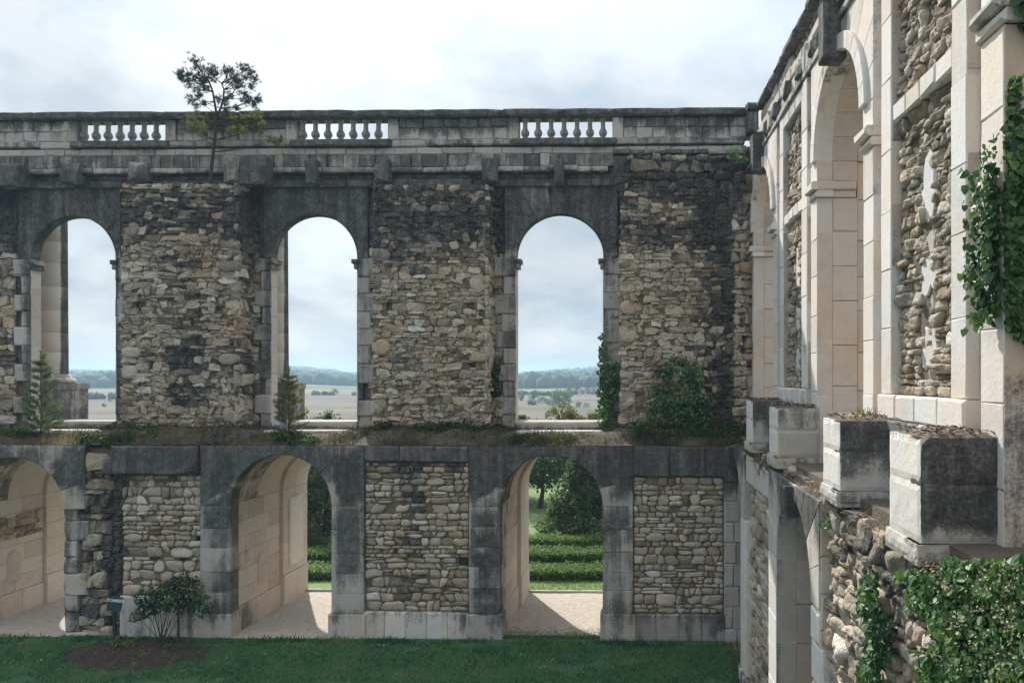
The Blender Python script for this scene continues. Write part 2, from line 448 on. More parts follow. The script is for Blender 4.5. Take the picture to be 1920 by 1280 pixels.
def grid_plane(fr, u0, u1, v0, v1, d, step=0.3, amp=0.02, tone=0.45, extra=0.0, hole=None, seed=0.0):
    """a rough backing surface (mortar bed) as a displaced grid"""
    mb = MB()
    nu = max(1, int(math.ceil((u1 - u0) / step))); nv = max(1, int(math.ceil((v1 - v0) / step)))
    V, S = [], []
    for j in range(nv + 1):
        for i in range(nu + 1):
            u = u0 + (u1 - u0) * i / nu; v = v0 + (v1 - v0) * j / nv
            dd = d + amp * mnoise.noise(Vector((u * 2.3, v * 2.3, seed)))
            V.append(fr.p(u, v, dd)); S.append(fr.st(u, v) + extra)
    F = []
    for j in range(nv):
        for i in range(nu):
            if hole and hole(u0 + (u1 - u0) * (i + .5) / nu, v0 + (v1 - v0) * (j + .5) / nv): continue
            a = j * (nu + 1) + i
            q = (a, a + 1, a + nu + 2, a + nu + 1)
            F.append(q[::-1] if fr.flip else q)
    mb.add(V, F, tone, S)
    return mb

# ------------------------------------------------------------------ rubble masonry
def clip_half(poly, mx, my, nx, ny):
    out = []
    k = len(poly)
    for i in range(k):
        a, b = poly[i], poly[(i + 1) % k]
        da = (a[0] - mx) * nx + (a[1] - my) * ny
        db = (b[0] - mx) * nx + (b[1] - my) * ny
        if da <= 0: out.append(a)
        if (da < 0 < db) or (db < 0 < da):
            t = da / (da - db)
            out.append((a[0] + (b[0] - a[0]) * t, a[1] + (b[1] - a[1]) * t))
    return out

def rubble_cells(u0, u1, v0, v1, sw, sh, ragged=0.0, jit=0.22):
    """roughly coursed walling: wavering courses cut into stones of very different widths; some are split, some corners knocked off"""
    lines = [v0]
    while lines[-1] < v1 - 0.75 * sh:
        lines.append(lines[-1] + sh * random.choice((.6, .75, .9, 1.0, 1.1, 1.3, 1.6)))
    if v1 - lines[-1] < 0.5 * sh and len(lines) > 2: lines[-1] = v1
    else: lines.append(v1)
    hs = [b - a for a, b in zip(lines[:-1], lines[1:])]
    seeds = [random.uniform(0, 99) for _ in lines]
    n = len(lines)
    def bl(i, u):
        if i == 0: return v0 + min(0, ragged * mnoise.noise(Vector((u * 3, seeds[0], 0)))) * 2
        if i == n - 1: return v1 + ragged * 1.5 * mnoise.noise(Vector((u * 3, seeds[i], 0)))
        h = min(hs[i - 1], hs[i])
        return lines[i] + h * (jit * 2.0 * mnoise.noise(Vector((u * 0.9 / sw * .6, seeds[i], 0))) + jit * 1.5 * mnoise.noise(Vector((u * 2.1 / sw, seeds[i], 5))))
    cells = []
    for i in range(n - 1):
        h = hs[i]
        u = u0 + random.uniform(-ragged, ragged)
        prev_sl = 0.0
        while u < u1 - 0.05:
            w = sw * random.choice((.45, .6, .75, .9, 1.0, 1.15, 1.35, 1.7, 2.1)) * (0.7 + 0.3 * h / sh)
            ue = u + w
            if u1 - ue < 0.35 * sw: ue = u1 + random.uniform(-ragged, ragged)
            sl = random.gauss(0, .16) * h if ue < u1 - .02 else 0.0
            um = (u + ue) / 2
            a = (u - prev_sl, bl(i, u - prev_sl)); b = (ue - sl, bl(i, ue - sl)); c = (ue + sl, bl(i + 1, ue + sl)); d = (u + prev_sl, bl(i + 1, u + prev_sl))
            x = random.random()
            if x < .14 and w > .7 * sw and h > .8 * sh:         # two thin stones instead of one
                t = random.uniform(.35, .65)
                e1 = (a[0] + (d[0] - a[0]) * t, a[1] + (d[1] - a[1]) * t); t2 = t + random.uniform(-.1, .1)
                e2 = (b[0] + (c[0] - b[0]) * t2, b[1] + (c[1] - b[1]) * t2)
                cells.append([a, b, e2, e1]); cells.append([e1, e2, c, d])
            else:
                top = (um + random.uniform(-.2, .2) * w, bl(i + 1, um) + random.gauss(0, .05) * h)
                bot = (um + random.uniform(-.2, .2) * w, bl(i, um) + random.gauss(0, .05) * h)
                poly = [a, bot, b, c, top, d]
                if random.random() < .35 * (jit / .22):              # a knocked-off corner
                    k = random.choice((0, 2, 3, 5))
                    p, q, r = poly[k - 1], poly[k], poly[(k + 1) % 6]
                    t = random.uniform(.25, .5)
                    poly[k:k + 1] = [(q[0] + (p[0] - q[0]) * t, q[1] + (p[1] - q[1]) * t), (q[0] + (r[0] - q[0]) * t, q[1] + (r[1] - q[1]) * t)]
                cells.append(poly)
            u = ue; prev_sl = sl
    return [c for c in cells if area(c) > .004]

def round_poly(poly, k=1, r=0.22):
    for _ in range(k):
        out = []
        m = len(poly)
        for i in range(m):
            a, b = poly[i], poly[(i + 1) % m]
            out.append((a[0] + (b[0] - a[0]) * r, a[1] + (b[1] - a[1]) * r))
            out.append((a[0] + (b[0] - a[0]) * (1 - r), a[1] + (b[1] - a[1]) * (1 - r)))
        poly = out
    return poly

def dedupe(poly, eps):
    out = []
    for p in poly:
        if not out or math.hypot(p[0] - out[-1][0], p[1] - out[-1][1]) > eps: out.append(p)
    if len(out) > 2 and math.hypot(out[0][0] - out[-1][0], out[0][1] - out[-1][1]) <= eps: out.pop()
    return out

def stone_geo(fr, cell, d0, h, gap, boxy=0.5, rough=1.0, extra=0.0, tone=None, fine=0.0):
    angular = rough > 1.0
    if area(cell) < 0: cell = cell[::-1]
    c = cen(cell)
    A = abs(area(cell)); R = math.sqrt(A / math.pi)
    p0 = dedupe(cell, R * 0.25)
    if len(p0) < 3: return None
    p = inset(p0, [gap] * len(p0))
    if area(p) < 0.25 * A: return None
    p = dedupe(round_poly(p, 1, random.uniform(0.06, 0.22) if angular else random.uniform(0.18, 0.30)), R * 0.06)
    if fine: p = subdiv(p, fine)
    k = len(p)
    if k < 4: return None
    tu, tv = random.gauss(0, 0.16) * rough, random.gauss(0, 0.16) * rough
    off = random.gauss(0, 0.018) * rough
    hh = h * random.uniform(0.7, 1.25)
    s1, s2 = (random.uniform(0.92, 0.98), random.uniform(0.35, 0.8)) if angular else (random.uniform(0.86, 0.95), random.uniform(0.5, 0.72))
    ring0 = [(q[0], q[1], d0) for q in p]
    def ring(s, d, j):
        o = []
        for q in p:
            uu = c[0] + (q[0] - c[0]) * s; vv = c[1] + (q[1] - c[1]) * s
            dd = d + (uu - c[0]) * tu + (vv - c[1]) * tv + random.gauss(0, j)
            o.append((uu + random.gauss(0, j * .7), vv + random.gauss(0, j * .7), dd + off))
        return o
    r1 = ring(1.0, d0 + 0.55 * hh + 0.02, 0.008 * rough)
    r2 = ring(s1, d0 + hh * (0.80 + 0.12 * boxy), 0.010 * rough)
    r3 = ring(s2, d0 + hh * 1.0, 0.010 * rough)
    rings = [ring0, r1, r2, r3]
    if fine:
        sd = random.uniform(0, 99)
        rings = [ring0]
        for sc_, dd in ((1.0, .40), (.985, .70), (.90, .90), (.72, 1.0), (.48, 1.05), (.24, 1.07)):
            o = []
            for q in p:
                uu = c[0] + (q[0] - c[0]) * sc_; vv = c[1] + (q[1] - c[1]) * sc_
                w = mnoise.noise(Vector((uu * 6, vv * 6, sd))) * .045 + mnoise.noise(Vector((uu * 15, vv * 15, sd))) * .022 + random.gauss(0, .004)
                e = 1 + .25 * mnoise.noise(Vector((q[0] * 9, q[1] * 9, sd + dd)))
                o.append((c[0] + (uu - c[0]) * (1 - .06 * (1 - e)), c[1] + (vv - c[1]) * (1 - .06 * (1 - e)), d0 + hh * dd + off + (uu - c[0]) * tu + (vv - c[1]) * tv + w * min(1, dd)))
            rings.append(o)
    nr = len(rings) - 1
    V = [fr.p(*q) for rg in rings for q in rg]
    F = []
    for a in range(nr):
        for i in range(k):
            j = (i + 1) % k
            F.append((a * k + i, a * k + j, (a + 1) * k + j, (a + 1) * k + i))
    ctr = fr.p(c[0], c[1], d0 + hh * (1.02 + 0.06 * random.random()) + off)
    V.append(ctr)
    for i in range(k):
        F.append((nr * k + i, nr * k + (i + 1) % k, (nr + 1) * k))
    if fr.flip: F = [f[::-1] for f in F]
    t = random.gauss(0.5, 0.17) if tone is None else tone
    if random.random() < 0.07: t += 0.3
    s = fr.st(*c) + extra + random.gauss(0, 0.19)
    return V, F, t, s, A, c, not angular

def rubble(store, key, fr, u0, u1, v0, v1, sw, sh, d0, h, gap=0.012, ragged=0.0, skip=None, extra=0.0, scale=1.0, boxy=0.5, rough=1.0, jit=0.22, fine=0.0):
    """fills a panel with stones; they are kept in STORE until it is known which show largest"""
    for cell in rubble_cells(u0, u1, v0, v1, sw, sh, ragged, jit):
        c = cen(cell)
        if skip and skip(*c): continue
        g = stone_geo(fr, cell, d0, h, gap, boxy, rough, extra, None, fine)
        if g: store.append((g[4] * scale(c) if callable(scale) else g[4] * scale, key, g))

def place_stones(store, limit, thing, name='stone', stuff='rubble'):
    store.sort(key=lambda x: -x[0])
    rest = MB(); sm = []
    for i, (_, par, g) in enumerate(store):
        V, F, t, s = g[0], g[1], g[2], g[3]
        if i < limit:
            mb = MB(); mb.add(V, F, t, s)
            mb.build(name, M['rubble'], par, smooth=g[6])
        else:
            rest.add(V, F, t, s); sm += [g[6]] * len(F)
    if rest.v:
        o = rest.build(stuff, M['rubble'], thing, kind='stuff')
        o.data.polygons.foreach_set('use_smooth', sm)

def rough_block(parent, fr, name, u0, u1, v0, v1, d0, d1, mat, step=.07, edge=.02, amp=.008, tone=.5, gap=.002):
    """a big weathered block: the front is a fine grid, so that lichen and wear can vary across it; edges are rounded and chipped"""
    u0 += gap; u1 -= gap; v0 += gap; v1 -= gap
    nu = max(2, int((u1 - u0) / step)); nv = max(2, int((v1 - v0) / step))
    sd = random.uniform(0, 90)
    mb = MB(); V, S = [], []
    for j in range(nv + 1):
        for i in range(nu + 1):
            u = u0 + (u1 - u0) * i / nu; v = v0 + (v1 - v0) * j / nv
            e = min(u - u0, u1 - u, v - v0, v1 - v)
            n1 = mnoise.noise(Vector((u * 5, v * 5, sd))); n2 = mnoise.noise(Vector((u * 14, v * 14, sd)))
            ch = edge * (.8 + 1.3 * max(0, n1) + .25 * n2)
            d = d1 + amp * (n1 + .5 * n2) - max(0, (1 - e / (step * .9))) * ch
            V.append(fr.p(u, v, d)); S.append(fr.st(u, v) + .12 * n1)
    F = [(j * (nu + 1) + i, j * (nu + 1) + i + 1, (j + 1) * (nu + 1) + i + 1, (j + 1) * (nu + 1) + i) for j in range(nv) for i in range(nu)]
    ring = [i for i in range(nu)] + [j * (nu + 1) + nu for j in range(nv)] + [nv * (nu + 1) + i for i in range(nu, 0, -1)] + [j * (nu + 1) for j in range(nv, 0, -1)]
    o = len(V)
    for q in ring:
        i, j = q % (nu + 1), q // (nu + 1)
        V.append(fr.p(u0 + (u1 - u0) * i / nu, v0 + (v1 - v0) * j / nv, d0)); S.append(S[q])
    m = len(ring)
    F += [(o + k, o + (k + 1) % m, ring[(k + 1) % m], ring[k]) for k in range(m)]
    if fr.flip: F = [f[::-1] for f in F]
    mb.add(V, F, tone + random.gauss(0, .05), S)
    return mb.build(name, M[mat], parent)

def arc(cu, cv, r, a0, a1, n):
    return [(cu + r * math.cos(a0 + (a1 - a0) * i / n), cv + r * math.sin(a0 + (a1 - a0) * i / n)) for i in range(n + 1)]

def arch_ring(parent, fr, cu, cv, r, u0, u1, vtop, d0, d1, n=9, mat='ashlar', name='voussoir', gap=0.003, **kw):
    """voussoirs between the intrados and the rectangle u0..u1, cv..vtop"""
    def hit(a):
        ca, sa = math.cos(a), math.sin(a)
        ts = []
        if ca > 1e-6: ts.append((u1 - cu) / ca)
        if ca < -1e-6: ts.append((u0 - cu) / ca)
        if sa > 1e-6: ts.append((vtop - cv) / sa)
        t = min(ts)
        return (cu + ca * t, cv + sa * t)
    crn = [math.atan2(vtop - cv, u1 - cu), math.atan2(vtop - cv, u0 - cu)]
    for i in range(n):
        a0, a1 = math.pi * i / n, math.pi * (i + 1) / n
        inner = arc(cu, cv, r, a0, a1, 5)
        outer = [hit(a0)] + [hit(c_) for c_ in crn if a0 + 1e-6 < c_ < a1 - 1e-6] + [hit(a1)]
        piece(parent, fr, name, outer + inner[::-1], d0, d1, mat, gap=gap, step=0.6, jst=.15, **kw)

def courses(parent, fr, u0, u1, v0, v1, d0, d1, ch=0.6, bl=1.2, mat='ashlar', name='ashlar_block', jit=0.006, vary=0.15, skip=None, **kw):
    n = max(1, int(round((v1 - v0) / ch)))
    hs = [random.uniform(1 - vary, 1 + vary) for _ in range(n)]
    s = (v1 - v0) / sum(hs)
    v = v0
    for i in range(n):
        h = hs[i] * s
        m = max(1, int(round((u1 - u0) / bl)))
        ws = [random.uniform(0.75, 1.25) for _ in range(m)]
        if m > 1 and i % 2: ws[0] *= 0.5
        q = (u1 - u0) / sum(ws)
        u = u0
        for w in ws:
            if not (skip and skip(u + w * q / 2, v + h / 2)):
                block(parent, fr, name, u, u + w * q, v, v + h, d0, d1 + random.gauss(0, jit), mat, **kw)
            u += w * q
        v += h

def box_mb(mb, x0, x1, y0, y1, z0, z1, tone=0.5, stain=0.0):
    v = [(x0, y0, z0), (x1, y0, z0), (x1, y1, z0), (x0, y1, z0), (x0, y0, z1), (x1, y0, z1), (x1, y1, z1), (x0, y1, z1)]
    f = [(3, 2, 1, 0), (4, 5, 6, 7), (0, 1, 5, 4), (1, 2, 6, 5), (2, 3, 7, 6), (3, 0, 4, 7)]
    mb.add(v, f, tone, stain)

def lathe(mb, prof, cx, cy, n=20, tone=0.5, stain=0.0, cap=True, square=0):
    V, F = [], []
    for r, z in prof:
        for i in range(n):
            a = 2 * math.pi * (i + 0.5) / n
            V.append((cx + r * math.cos(a), cy + r * math.sin(a), z))
    for j in range(len(prof) - 1):
        for i in range(n):
            k = (i + 1) % n
            F.append((j * n + i, j * n + k, (j + 1) * n + k, (j + 1) * n + i))
    if cap:
        F.append(tuple(range(n - 1, -1, -1))); F.append(tuple(range((len(prof) - 1) * n, len(prof) * n)))
    st = stain
    if callable(stain): st = [stain(v) for v in V]
    mb.add(V, F, tone, st)

def tube(mb, pts, r0, r1, n=6, tone=0.5):
    V, F = [], []
    k = len(pts)
    for i, p in enumerate(pts):
        p = Vector(p)
        d = (Vector(pts[min(i + 1, k - 1)]) - Vector(pts[max(i - 1, 0)])).normalized()
        a = d.cross(Vector((0.3, 0.9, 0.2))).normalized(); b = d.cross(a)
        r = r0 + (r1 - r0) * i / max(1, k - 1)
        for j in range(n):
            t = 2 * math.pi * j / n
            q = p + (a * math.cos(t) + b * math.sin(t)) * r
            V.append(tuple(q))
    for i in range(k - 1):
        for j in range(n):
            m = (j + 1) % n
            F.append((i * n + j, i * n + m, (i + 1) * n + m, (i + 1) * n + j))
    mb.add(V, F, tone, 0.0)
# ================================================================== BACK WING
BA = math.radians(1.17)
BC, BS = math.cos(BA), math.sin(BA)
OX, OY = 3.2, 21.48

def bt(px, L):
    a = (px - VX) / FPX
    return a, (L + OX * BS + OY * BC) / (a * BS + BC)
def BU(px, L=0.0):
    a, t = bt(px, L)
    return (t * a - OX) * BC - (t - OY) * BS
def BV(px, py, L=0.0):
    a, t = bt(px, L)
    return CAMZ - (py - VY) * t / FPX
def BW(u, L, z):
    """back-wing coordinates -> world"""
    return (OX + u * BC + L * BS, OY - u * BS + L * BC, z)

def sstep(x):
    x = min(1.0, max(0.0, x)); return x * x * (3 - 2 * x)

class Stains:
    def __init__(s, base, L, pats, conv=None):
        s.base = base; s.r = []
        for x0, x1, y0, y1, amt, soft in pats:
            if conv: u0, u1, v1, v0 = conv(x0, x1, y0, y1)
            else: u0, u1, v1, v0 = BU(x0, L), BU(x1, L), BV((x0 + x1) / 2, y0, L), BV((x0 + x1) / 2, y1, L)
            s.r.append((min(u0, u1), max(u0, u1), min(v0, v1), max(v0, v1), amt, soft))
    def __call__(s, u, v):
        t = s.base
        for u0, u1, v0, v1, amt, soft in s.r:
            a = min(u - u0, u1 - u) / soft + 0.5
            b = min(v - v0, v1 - v) / soft + 0.5
            if a > 0 and b > 0: t += amt * sstep(a) * sstep(b)
        return t

back = empty('ruined_palace_wing', (OX, OY, 0), -BA)
tag(back, 'roofless two-storey arcaded wall facing across the lawn, pine growing on its balustrade', 'ruin', 'wings of the ruined palace')

def bframe(L, st): return Frame(lambda u, v, d: (u, L - d, v), False, st)

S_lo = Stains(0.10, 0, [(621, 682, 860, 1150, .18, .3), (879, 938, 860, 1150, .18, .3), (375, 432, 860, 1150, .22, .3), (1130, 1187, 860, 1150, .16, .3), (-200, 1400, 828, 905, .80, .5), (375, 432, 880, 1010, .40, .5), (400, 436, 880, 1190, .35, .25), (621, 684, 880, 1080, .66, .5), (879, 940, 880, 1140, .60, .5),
                        (900, 945, 880, 1190, .15, .3), (1130, 1190, 880, 1030, .52, .5), (1128, 1150, 880, 1190, .25, .3), (120, 160, 860, 960, .35, .4), (-200, 1400, 1140, 1160, .30, .3),
                        (600, 700, 1150, 1200, .2, .4), (1357, 1372, 840, 1200, .45, .15), (870, 945, 1140, 1200, .25, .4)])
S_lor = Stains(-.10, 0, [(740, 792, 860, 1115, .62, .35), (682, 880, 860, 884, .55, .3), (225, 376, 885, 915, .35, .4), (285, 335, 900, 1010, .28, .4), (118, 224, 860, 1200, .62, .5),
                         (190, 235, 900, 1110, .5, .4), (1187, 1360, 890, 905, .25, .3), (850, 880, 1030, 1080, .5, .3), (900, 910, 1100, 1150, .3, .3)])  # first patch on this line is the slot's depth shade, painted as stain
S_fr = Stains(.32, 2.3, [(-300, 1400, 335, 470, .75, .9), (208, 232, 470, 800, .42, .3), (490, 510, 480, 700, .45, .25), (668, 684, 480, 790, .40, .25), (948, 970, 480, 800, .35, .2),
                         (1130, 1146, 480, 790, .45, .25), (40, 60, 480, 800, .5, .25)])
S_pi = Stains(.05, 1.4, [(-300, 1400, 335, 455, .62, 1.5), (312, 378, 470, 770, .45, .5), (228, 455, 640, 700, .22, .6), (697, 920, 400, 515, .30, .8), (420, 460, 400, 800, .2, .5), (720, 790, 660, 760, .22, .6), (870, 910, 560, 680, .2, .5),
                          (1300, 1400, 320, 800, .52, .7), (1340, 1400, 300, 800, .25, .5), (1130, 1400, 280, 352, .52, .8), (1165, 1300, 380, 412, -.35, .5), (1200, 1260, 430, 470, .25, .5), (300, 440, 700, 770, .12, .6)])
S_en = Stains(.62, 2.2, [(-300, 1400, 325, 345, .3, .3), (-300, 1400, 262, 276, .3, .25)])
S_pa = Stains(.27, 2.25, [(-300, 1400, 236, 244, .42, .14), (-300, 1400, 205, 223, .75, .15), (147, 312, 262, 276, .4, .2), (-300, 1400, 220, 228, .25, .2), (340, 360, 220, 262, .35, .3), (860, 880, 220, 262, .3, .3), (1290, 1330, 225, 262, .3, .3), (1380, 1400, 215, 262, .5, .3)])
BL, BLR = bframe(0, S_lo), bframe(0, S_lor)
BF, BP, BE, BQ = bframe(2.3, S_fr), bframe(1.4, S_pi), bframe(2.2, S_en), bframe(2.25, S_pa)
Z = lambda py, L=0.0, px=900: BV(px, py, L)
ZT = Z(836)                    # top of the lower storey's face
LOW = [(BU(-72), BU(118), Z(857, 0, 20)), (BU(432), BU(621), Z(852, 0, 526)), (BU(938), BU(1130), Z(853, 0, 1034))]
UEND = 1.75
DEEP = 4.75

# ---- masonry behind the facing: one mass per pier, openings left free
def pier_poly(lo, hi, z0, ztop):
    """lo / hi: arch tuples left and right (or a plain u), outline of the masonry between two arches"""
    pts = []
    if isinstance(lo, tuple):
        cu, r, sp = lo
        a = arc(cu, sp, r, 0, math.pi / 2, 10)
        pts += [(cu, ztop)] + a[::-1] + [(cu + r, z0)]
    else: pts += [(lo, ztop), (lo, z0)]
    if isinstance(hi, tuple):
        cu, r, sp = hi
        a = arc(cu, sp, r, math.pi, math.pi / 2, 10)
        pts += [(cu - r, z0)] + a + [(cu, ztop)]
    else: pts += [(hi, z0), (hi, ztop)]
    return pts

lowa = []
for (a, b, cr) in LOW:
    r = (b - a) / 2
    lowa.append(((a + b) / 2, r + 0.14, cr - r))
mb = MB()
seq = [-42.0] + lowa + [UEND]
for lo, hi in zip(seq[:-1], seq[1:]):
    V = pier_poly(lo, hi, -1.6, ZT - 0.06)
    k = len(V)
    vv = [BL.p(u, v, -0.24) for u, v in V] + [BL.p(u, v, -DEEP) for u, v in V]
    ff = [tuple(range(k)), tuple(range(2 * k - 1, k - 1, -1))] + [(i, (i + 1) % k, k + (i + 1) % k, k + i)[::-1] for i in range(k)]
    mb.add(vv, ff, 0.5, [BL.st(u, v) for u, v in V] * 2)
mb.build('masonry_core', M['mortar'], back)

STB = []           # rubble of the back wing
# ---- lower storey, face by face
piers_lo = [(375, 432, 888), (621, 682, 866), (879, 938, 866), (1130, 1187, 893)]
for (x0, x1, ytop) in piers_lo:
    p = grid_plane(BL, BU(x0), BU(x1), -.2, Z(1150, 0, x0), -.2, .5, 0).build('pier', M['mortar'], back)
    u0, u1 = BU(x0), BU(x1)
    zp = Z(1150, 0, (x0 + x1) / 2)
    sp = [l for l in lowa if abs(l[0] - u0) < 4.3 or abs(l[0] - u1) < 4.3][0][2]
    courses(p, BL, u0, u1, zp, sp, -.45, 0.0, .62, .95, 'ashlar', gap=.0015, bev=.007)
    # plinth
    courses(p, BL, u0 - .07, u1 + .07, -.9, zp - .005, -.45, .075, 1.6, 1.1, 'ashlar', name='plinth_block', gap=.003)
# arches with their voussoirs; the frame rectangle reaches to the neighbouring pier's middle
ringb = [(BU(-135), BU(158)), (BU(375), BU(682)), (BU(879), BU(1187))]
for i, ((a, b, cr), (f0, f1)) in enumerate(zip(LOW, ringb)):
    r = (b - a) / 2; cu = (a + b) / 2; sp = cr - r
    ap = MB(); box_mb(ap, cu - .2, cu + .2, .3, .5, cr + .03, ZT - .08, .5, .5)
    ar = ap.build('archway', M['mortar'], back)
    arch_ring(ar, BL, cu, sp, r, f0, f1, ZT, -.45, 0.0, 9, 'ashlar', tone=.42, gap=.001, bev=.006)
    # barrel vault: narrower beyond a transverse rib three metres in
    for (y0, y1, dr, nseg) in ((.455, 1.6, 0, 7), (1.6, 3.0, 0, 7), (3.0, 3.9, .11, 7), (3.9, DEEP + .02, .11, 7)):
        for k in range(nseg):
            a0, a1 = math.pi * k / nseg, math.pi * (k + 1) / nseg
            poly = arc(cu, sp, r - dr, a0, a1, 4) + arc(cu, sp, r + .2, a1, a0, 4)
            vf = Frame(lambda u, v, d, c=cu: (u, -d, v), False, lambda u, v, c=cu, q=y0: (.55 if u < c and v > sp - .6 else .15) if q < .5 else (-.05 if q > 2 else .12))
            mbx = MB()
            prism(mbx, vf, poly, -y1, -y0, bev=.004, gap=.003, step=1.0, wear=.3, tone=.5)
            mbx.build('vault_stone', M['clean'], ar)
    # side walls of the passage
    for side in (0, 1):
        x = a if side == 0 else b
        sgn = 1 if side == 0 else -1
        rf = Frame(lambda u, v, d, x=x, sgn=sgn: (x + sgn * d, u, v), side == 1, lambda u, v: (.40 if u < .9 else .18 if u < 1.6 else -.08) + (.18 if v < .5 else 0))
        rp = grid_plane(rf, .46, DEEP, -.1, sp, -.05, .6, .0).build('passage_wall', M['mortar'], back)
        courses(rp, rf, .455, 3.0, 0.72, sp, -.13, 0.0, .52, .95, 'clean', gap=.003, bev=.006, wear=.4, jit=.003)
        courses(rp, rf, .455, 3.0, -.3, 0.715, -.13, 0.04, 1.1, 1.0, 'clean', gap=.003, bev=.006, wear=.4, jit=.003, tone=.42, name='plinth_block')
        courses(rp, rf, 3.0, DEEP + .02, 0.95, sp, -.13, 0.11, .52, .9, 'clean', gap=.003, bev=.006, wear=.4, jit=.003, tone=.52)
        courses(rp, rf, 3.0, DEEP + .02, -.3, 0.945, -.13, 0.14, 1.1, 1.0, 'clean', gap=.003, bev=.006, wear=.4, jit=.003, tone=.5, name='plinth_block')
        if i == 1 and side == 0:
            block(back, rf, 'memorial_panel', 3.35, 4.35, 1.15, sp - .3, .05, .17, 'pale', bev=.02, tone=.45)
        if side == 0 and i < 2:
            q = MB()
            prism(q, rf, [(1.55, 1.05), (2.05, 1.05), (2.05, 1.75)] + arc(1.8, 1.75, .25, 0, math.pi, 8)[1:-1] + [(1.55, 1.75)], -.02, .06, bev=.012, tone=.45, step=2)
            pl = q.build('memorial_plaque', M['clean'], back)
            for k in range(6):
                block(pl, rf, 'inscription_line', 1.62, 1.98 - .05 * (k % 2), 1.66 - k * .09, 1.685 - k * .09, .058, .064, 'ashlar', bev=.001, step=2, gap=0)
        if i == 0 and side == 0:
            rubble(STB, rp, rf, .9, 2.9, 2.35, 3.1, .3, .22, 0.0, .05, scale=.5)

# bands over the panels
for (x0, x1, y0, y1, d, nb) in ((682, 879, 836, 865, 0.0, 3), (1187, 1392, 838, 893, 0.0, 3)):
    bn = grid_plane(BL, BU(x0), BU(x1), Z(y1, 0, x0), Z(y0, 0, x0), -.2, .5, 0).build('lintel_band', M['mortar'], back)
    u0, u1 = BU(x0), BU(x1)
    for k in range(nb):
        block(bn, BL, 'lintel_block', u0 + (u1 - u0) * k / nb, u0 + (u1 - u0) * (k + 1) / nb, Z(y1, 0, x0), ZT, -.45, d + random.uniform(-.008, .008), 'ashlar', gap=.002, bev=.02)
block(back, BL, 'lintel', BU(214), BU(372), Z(888, 0, 290), ZT + .0, -.45, .16, 'ashlar', bev=.025)
block(back, BL, 'lintel', BU(196), BU(214), Z(888, 0, 205), Z(862, 0, 205), -.45, .15, 'ashlar', bev=.03)
block(back, BL, 'lintel', BU(1357), BU(1396), Z(862, 0, 1375), ZT - .02, -.3, .3, 'ashlar', bev=.03)
# plinth courses under the panels
for (x0, x1, y0, nb) in ((225, 372, 1117, 3), (682, 879, 1147, 5), (1187, 1360, 1151, 4)):
    pp = grid_plane(BL, BU(x0), BU(x1), -.3, Z(y0, 0, x0), -.2, .6, 0).build('plinth', M['mortar'], back)
    u0, u1 = BU(x0), BU(x1)
    for k in range(nb):
        block(pp, BL, 'plinth_block', u0 + (u1 - u0) * k / nb, u0 + (u1 - u0) * (k + 1) / nb, -.9, Z(y0, 0, (x0 + x1) / 2), -.4, .03 + random.uniform(-.006, .006), 'pale' if x0 != 1187 else 'ashlar', gap=.003, bev=.015, tone=.3, extra=.10)
# rubble panels
holes_lo = [(285, 1048, 13, 9), (343, 1054, 14, 9), (372, 1012, 10, 9), (870, 1052, 12, 12)]
def hole_lo(u, v):
    return any(abs(u - BU(x)) < .7 * w / 67.5 and abs(v - Z(y, 0, x)) < .7 * h / 67.5 for x, y, w, h in holes_lo)
for (x0, x1, y0, y1, sw, sh) in ((225, 376, 890, 1117, .27, .175), (682, 879, 866, 1147, .275, .175), (1187, 1358, 894, 1151, .28, .175)):
    pn = grid_plane(BLR, BU(x0), BU(x1), Z(y1, 0, x0), Z(y0, 0, x0), -.135, .10, .03, hole=hole_lo).build('rubble_panel', M['mortar'], back)
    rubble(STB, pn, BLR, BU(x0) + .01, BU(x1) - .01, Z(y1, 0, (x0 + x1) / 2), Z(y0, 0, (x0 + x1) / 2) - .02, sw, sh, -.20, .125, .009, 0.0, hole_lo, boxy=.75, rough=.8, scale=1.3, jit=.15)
# broken pier right of the first archway: toothed quoins, black rubble, a slot with depth shade put into its stain
bp = grid_plane(BLR, BU(150), BU(226), -.3, ZT - .1, -.22, .3, .03).build('broken_pier', M['mortar'], back)
y = -.5; k = 0
while y < Z(905, 0, 130):
    h = random.uniform(.46, .62)
    block(bp, BL, 'quoin_stone', BU(118), BU(118) + (.42 if k % 3 else .66) + random.uniform(-.05, .05), y, y + h, -.45, random.uniform(-.03, .02), 'ashlar', gap=.006, bev=.02, wear=1.4, step=.25, extra=.34)
    y += h; k += 1
rubble(STB, bp, BLR, BU(203), BU(226), -.4, ZT - .7, .24, .2, -.32, .14, .008, .02, boxy=.3, rough=1.3, extra=.25)
rubble(STB, bp, BLR, BU(146), BU(203), -.4, ZT - .25, .34, .25, -.24, .16, .01, .06, boxy=.3, rough=1.3)
# ashlar return at the far right end, seen through the half arch of the other wing
rt = grid_plane(BL, BU(1357), UEND, -1.5, ZT - .1, -.2, .6, 0).build('ashlar_return', M['mortar'], back)
courses(rt, BL, BU(1358), BU(1412), -1.4, Z(862, 0, 1375), -.4, .02, .6, .33, 'ashlar', gap=.003)

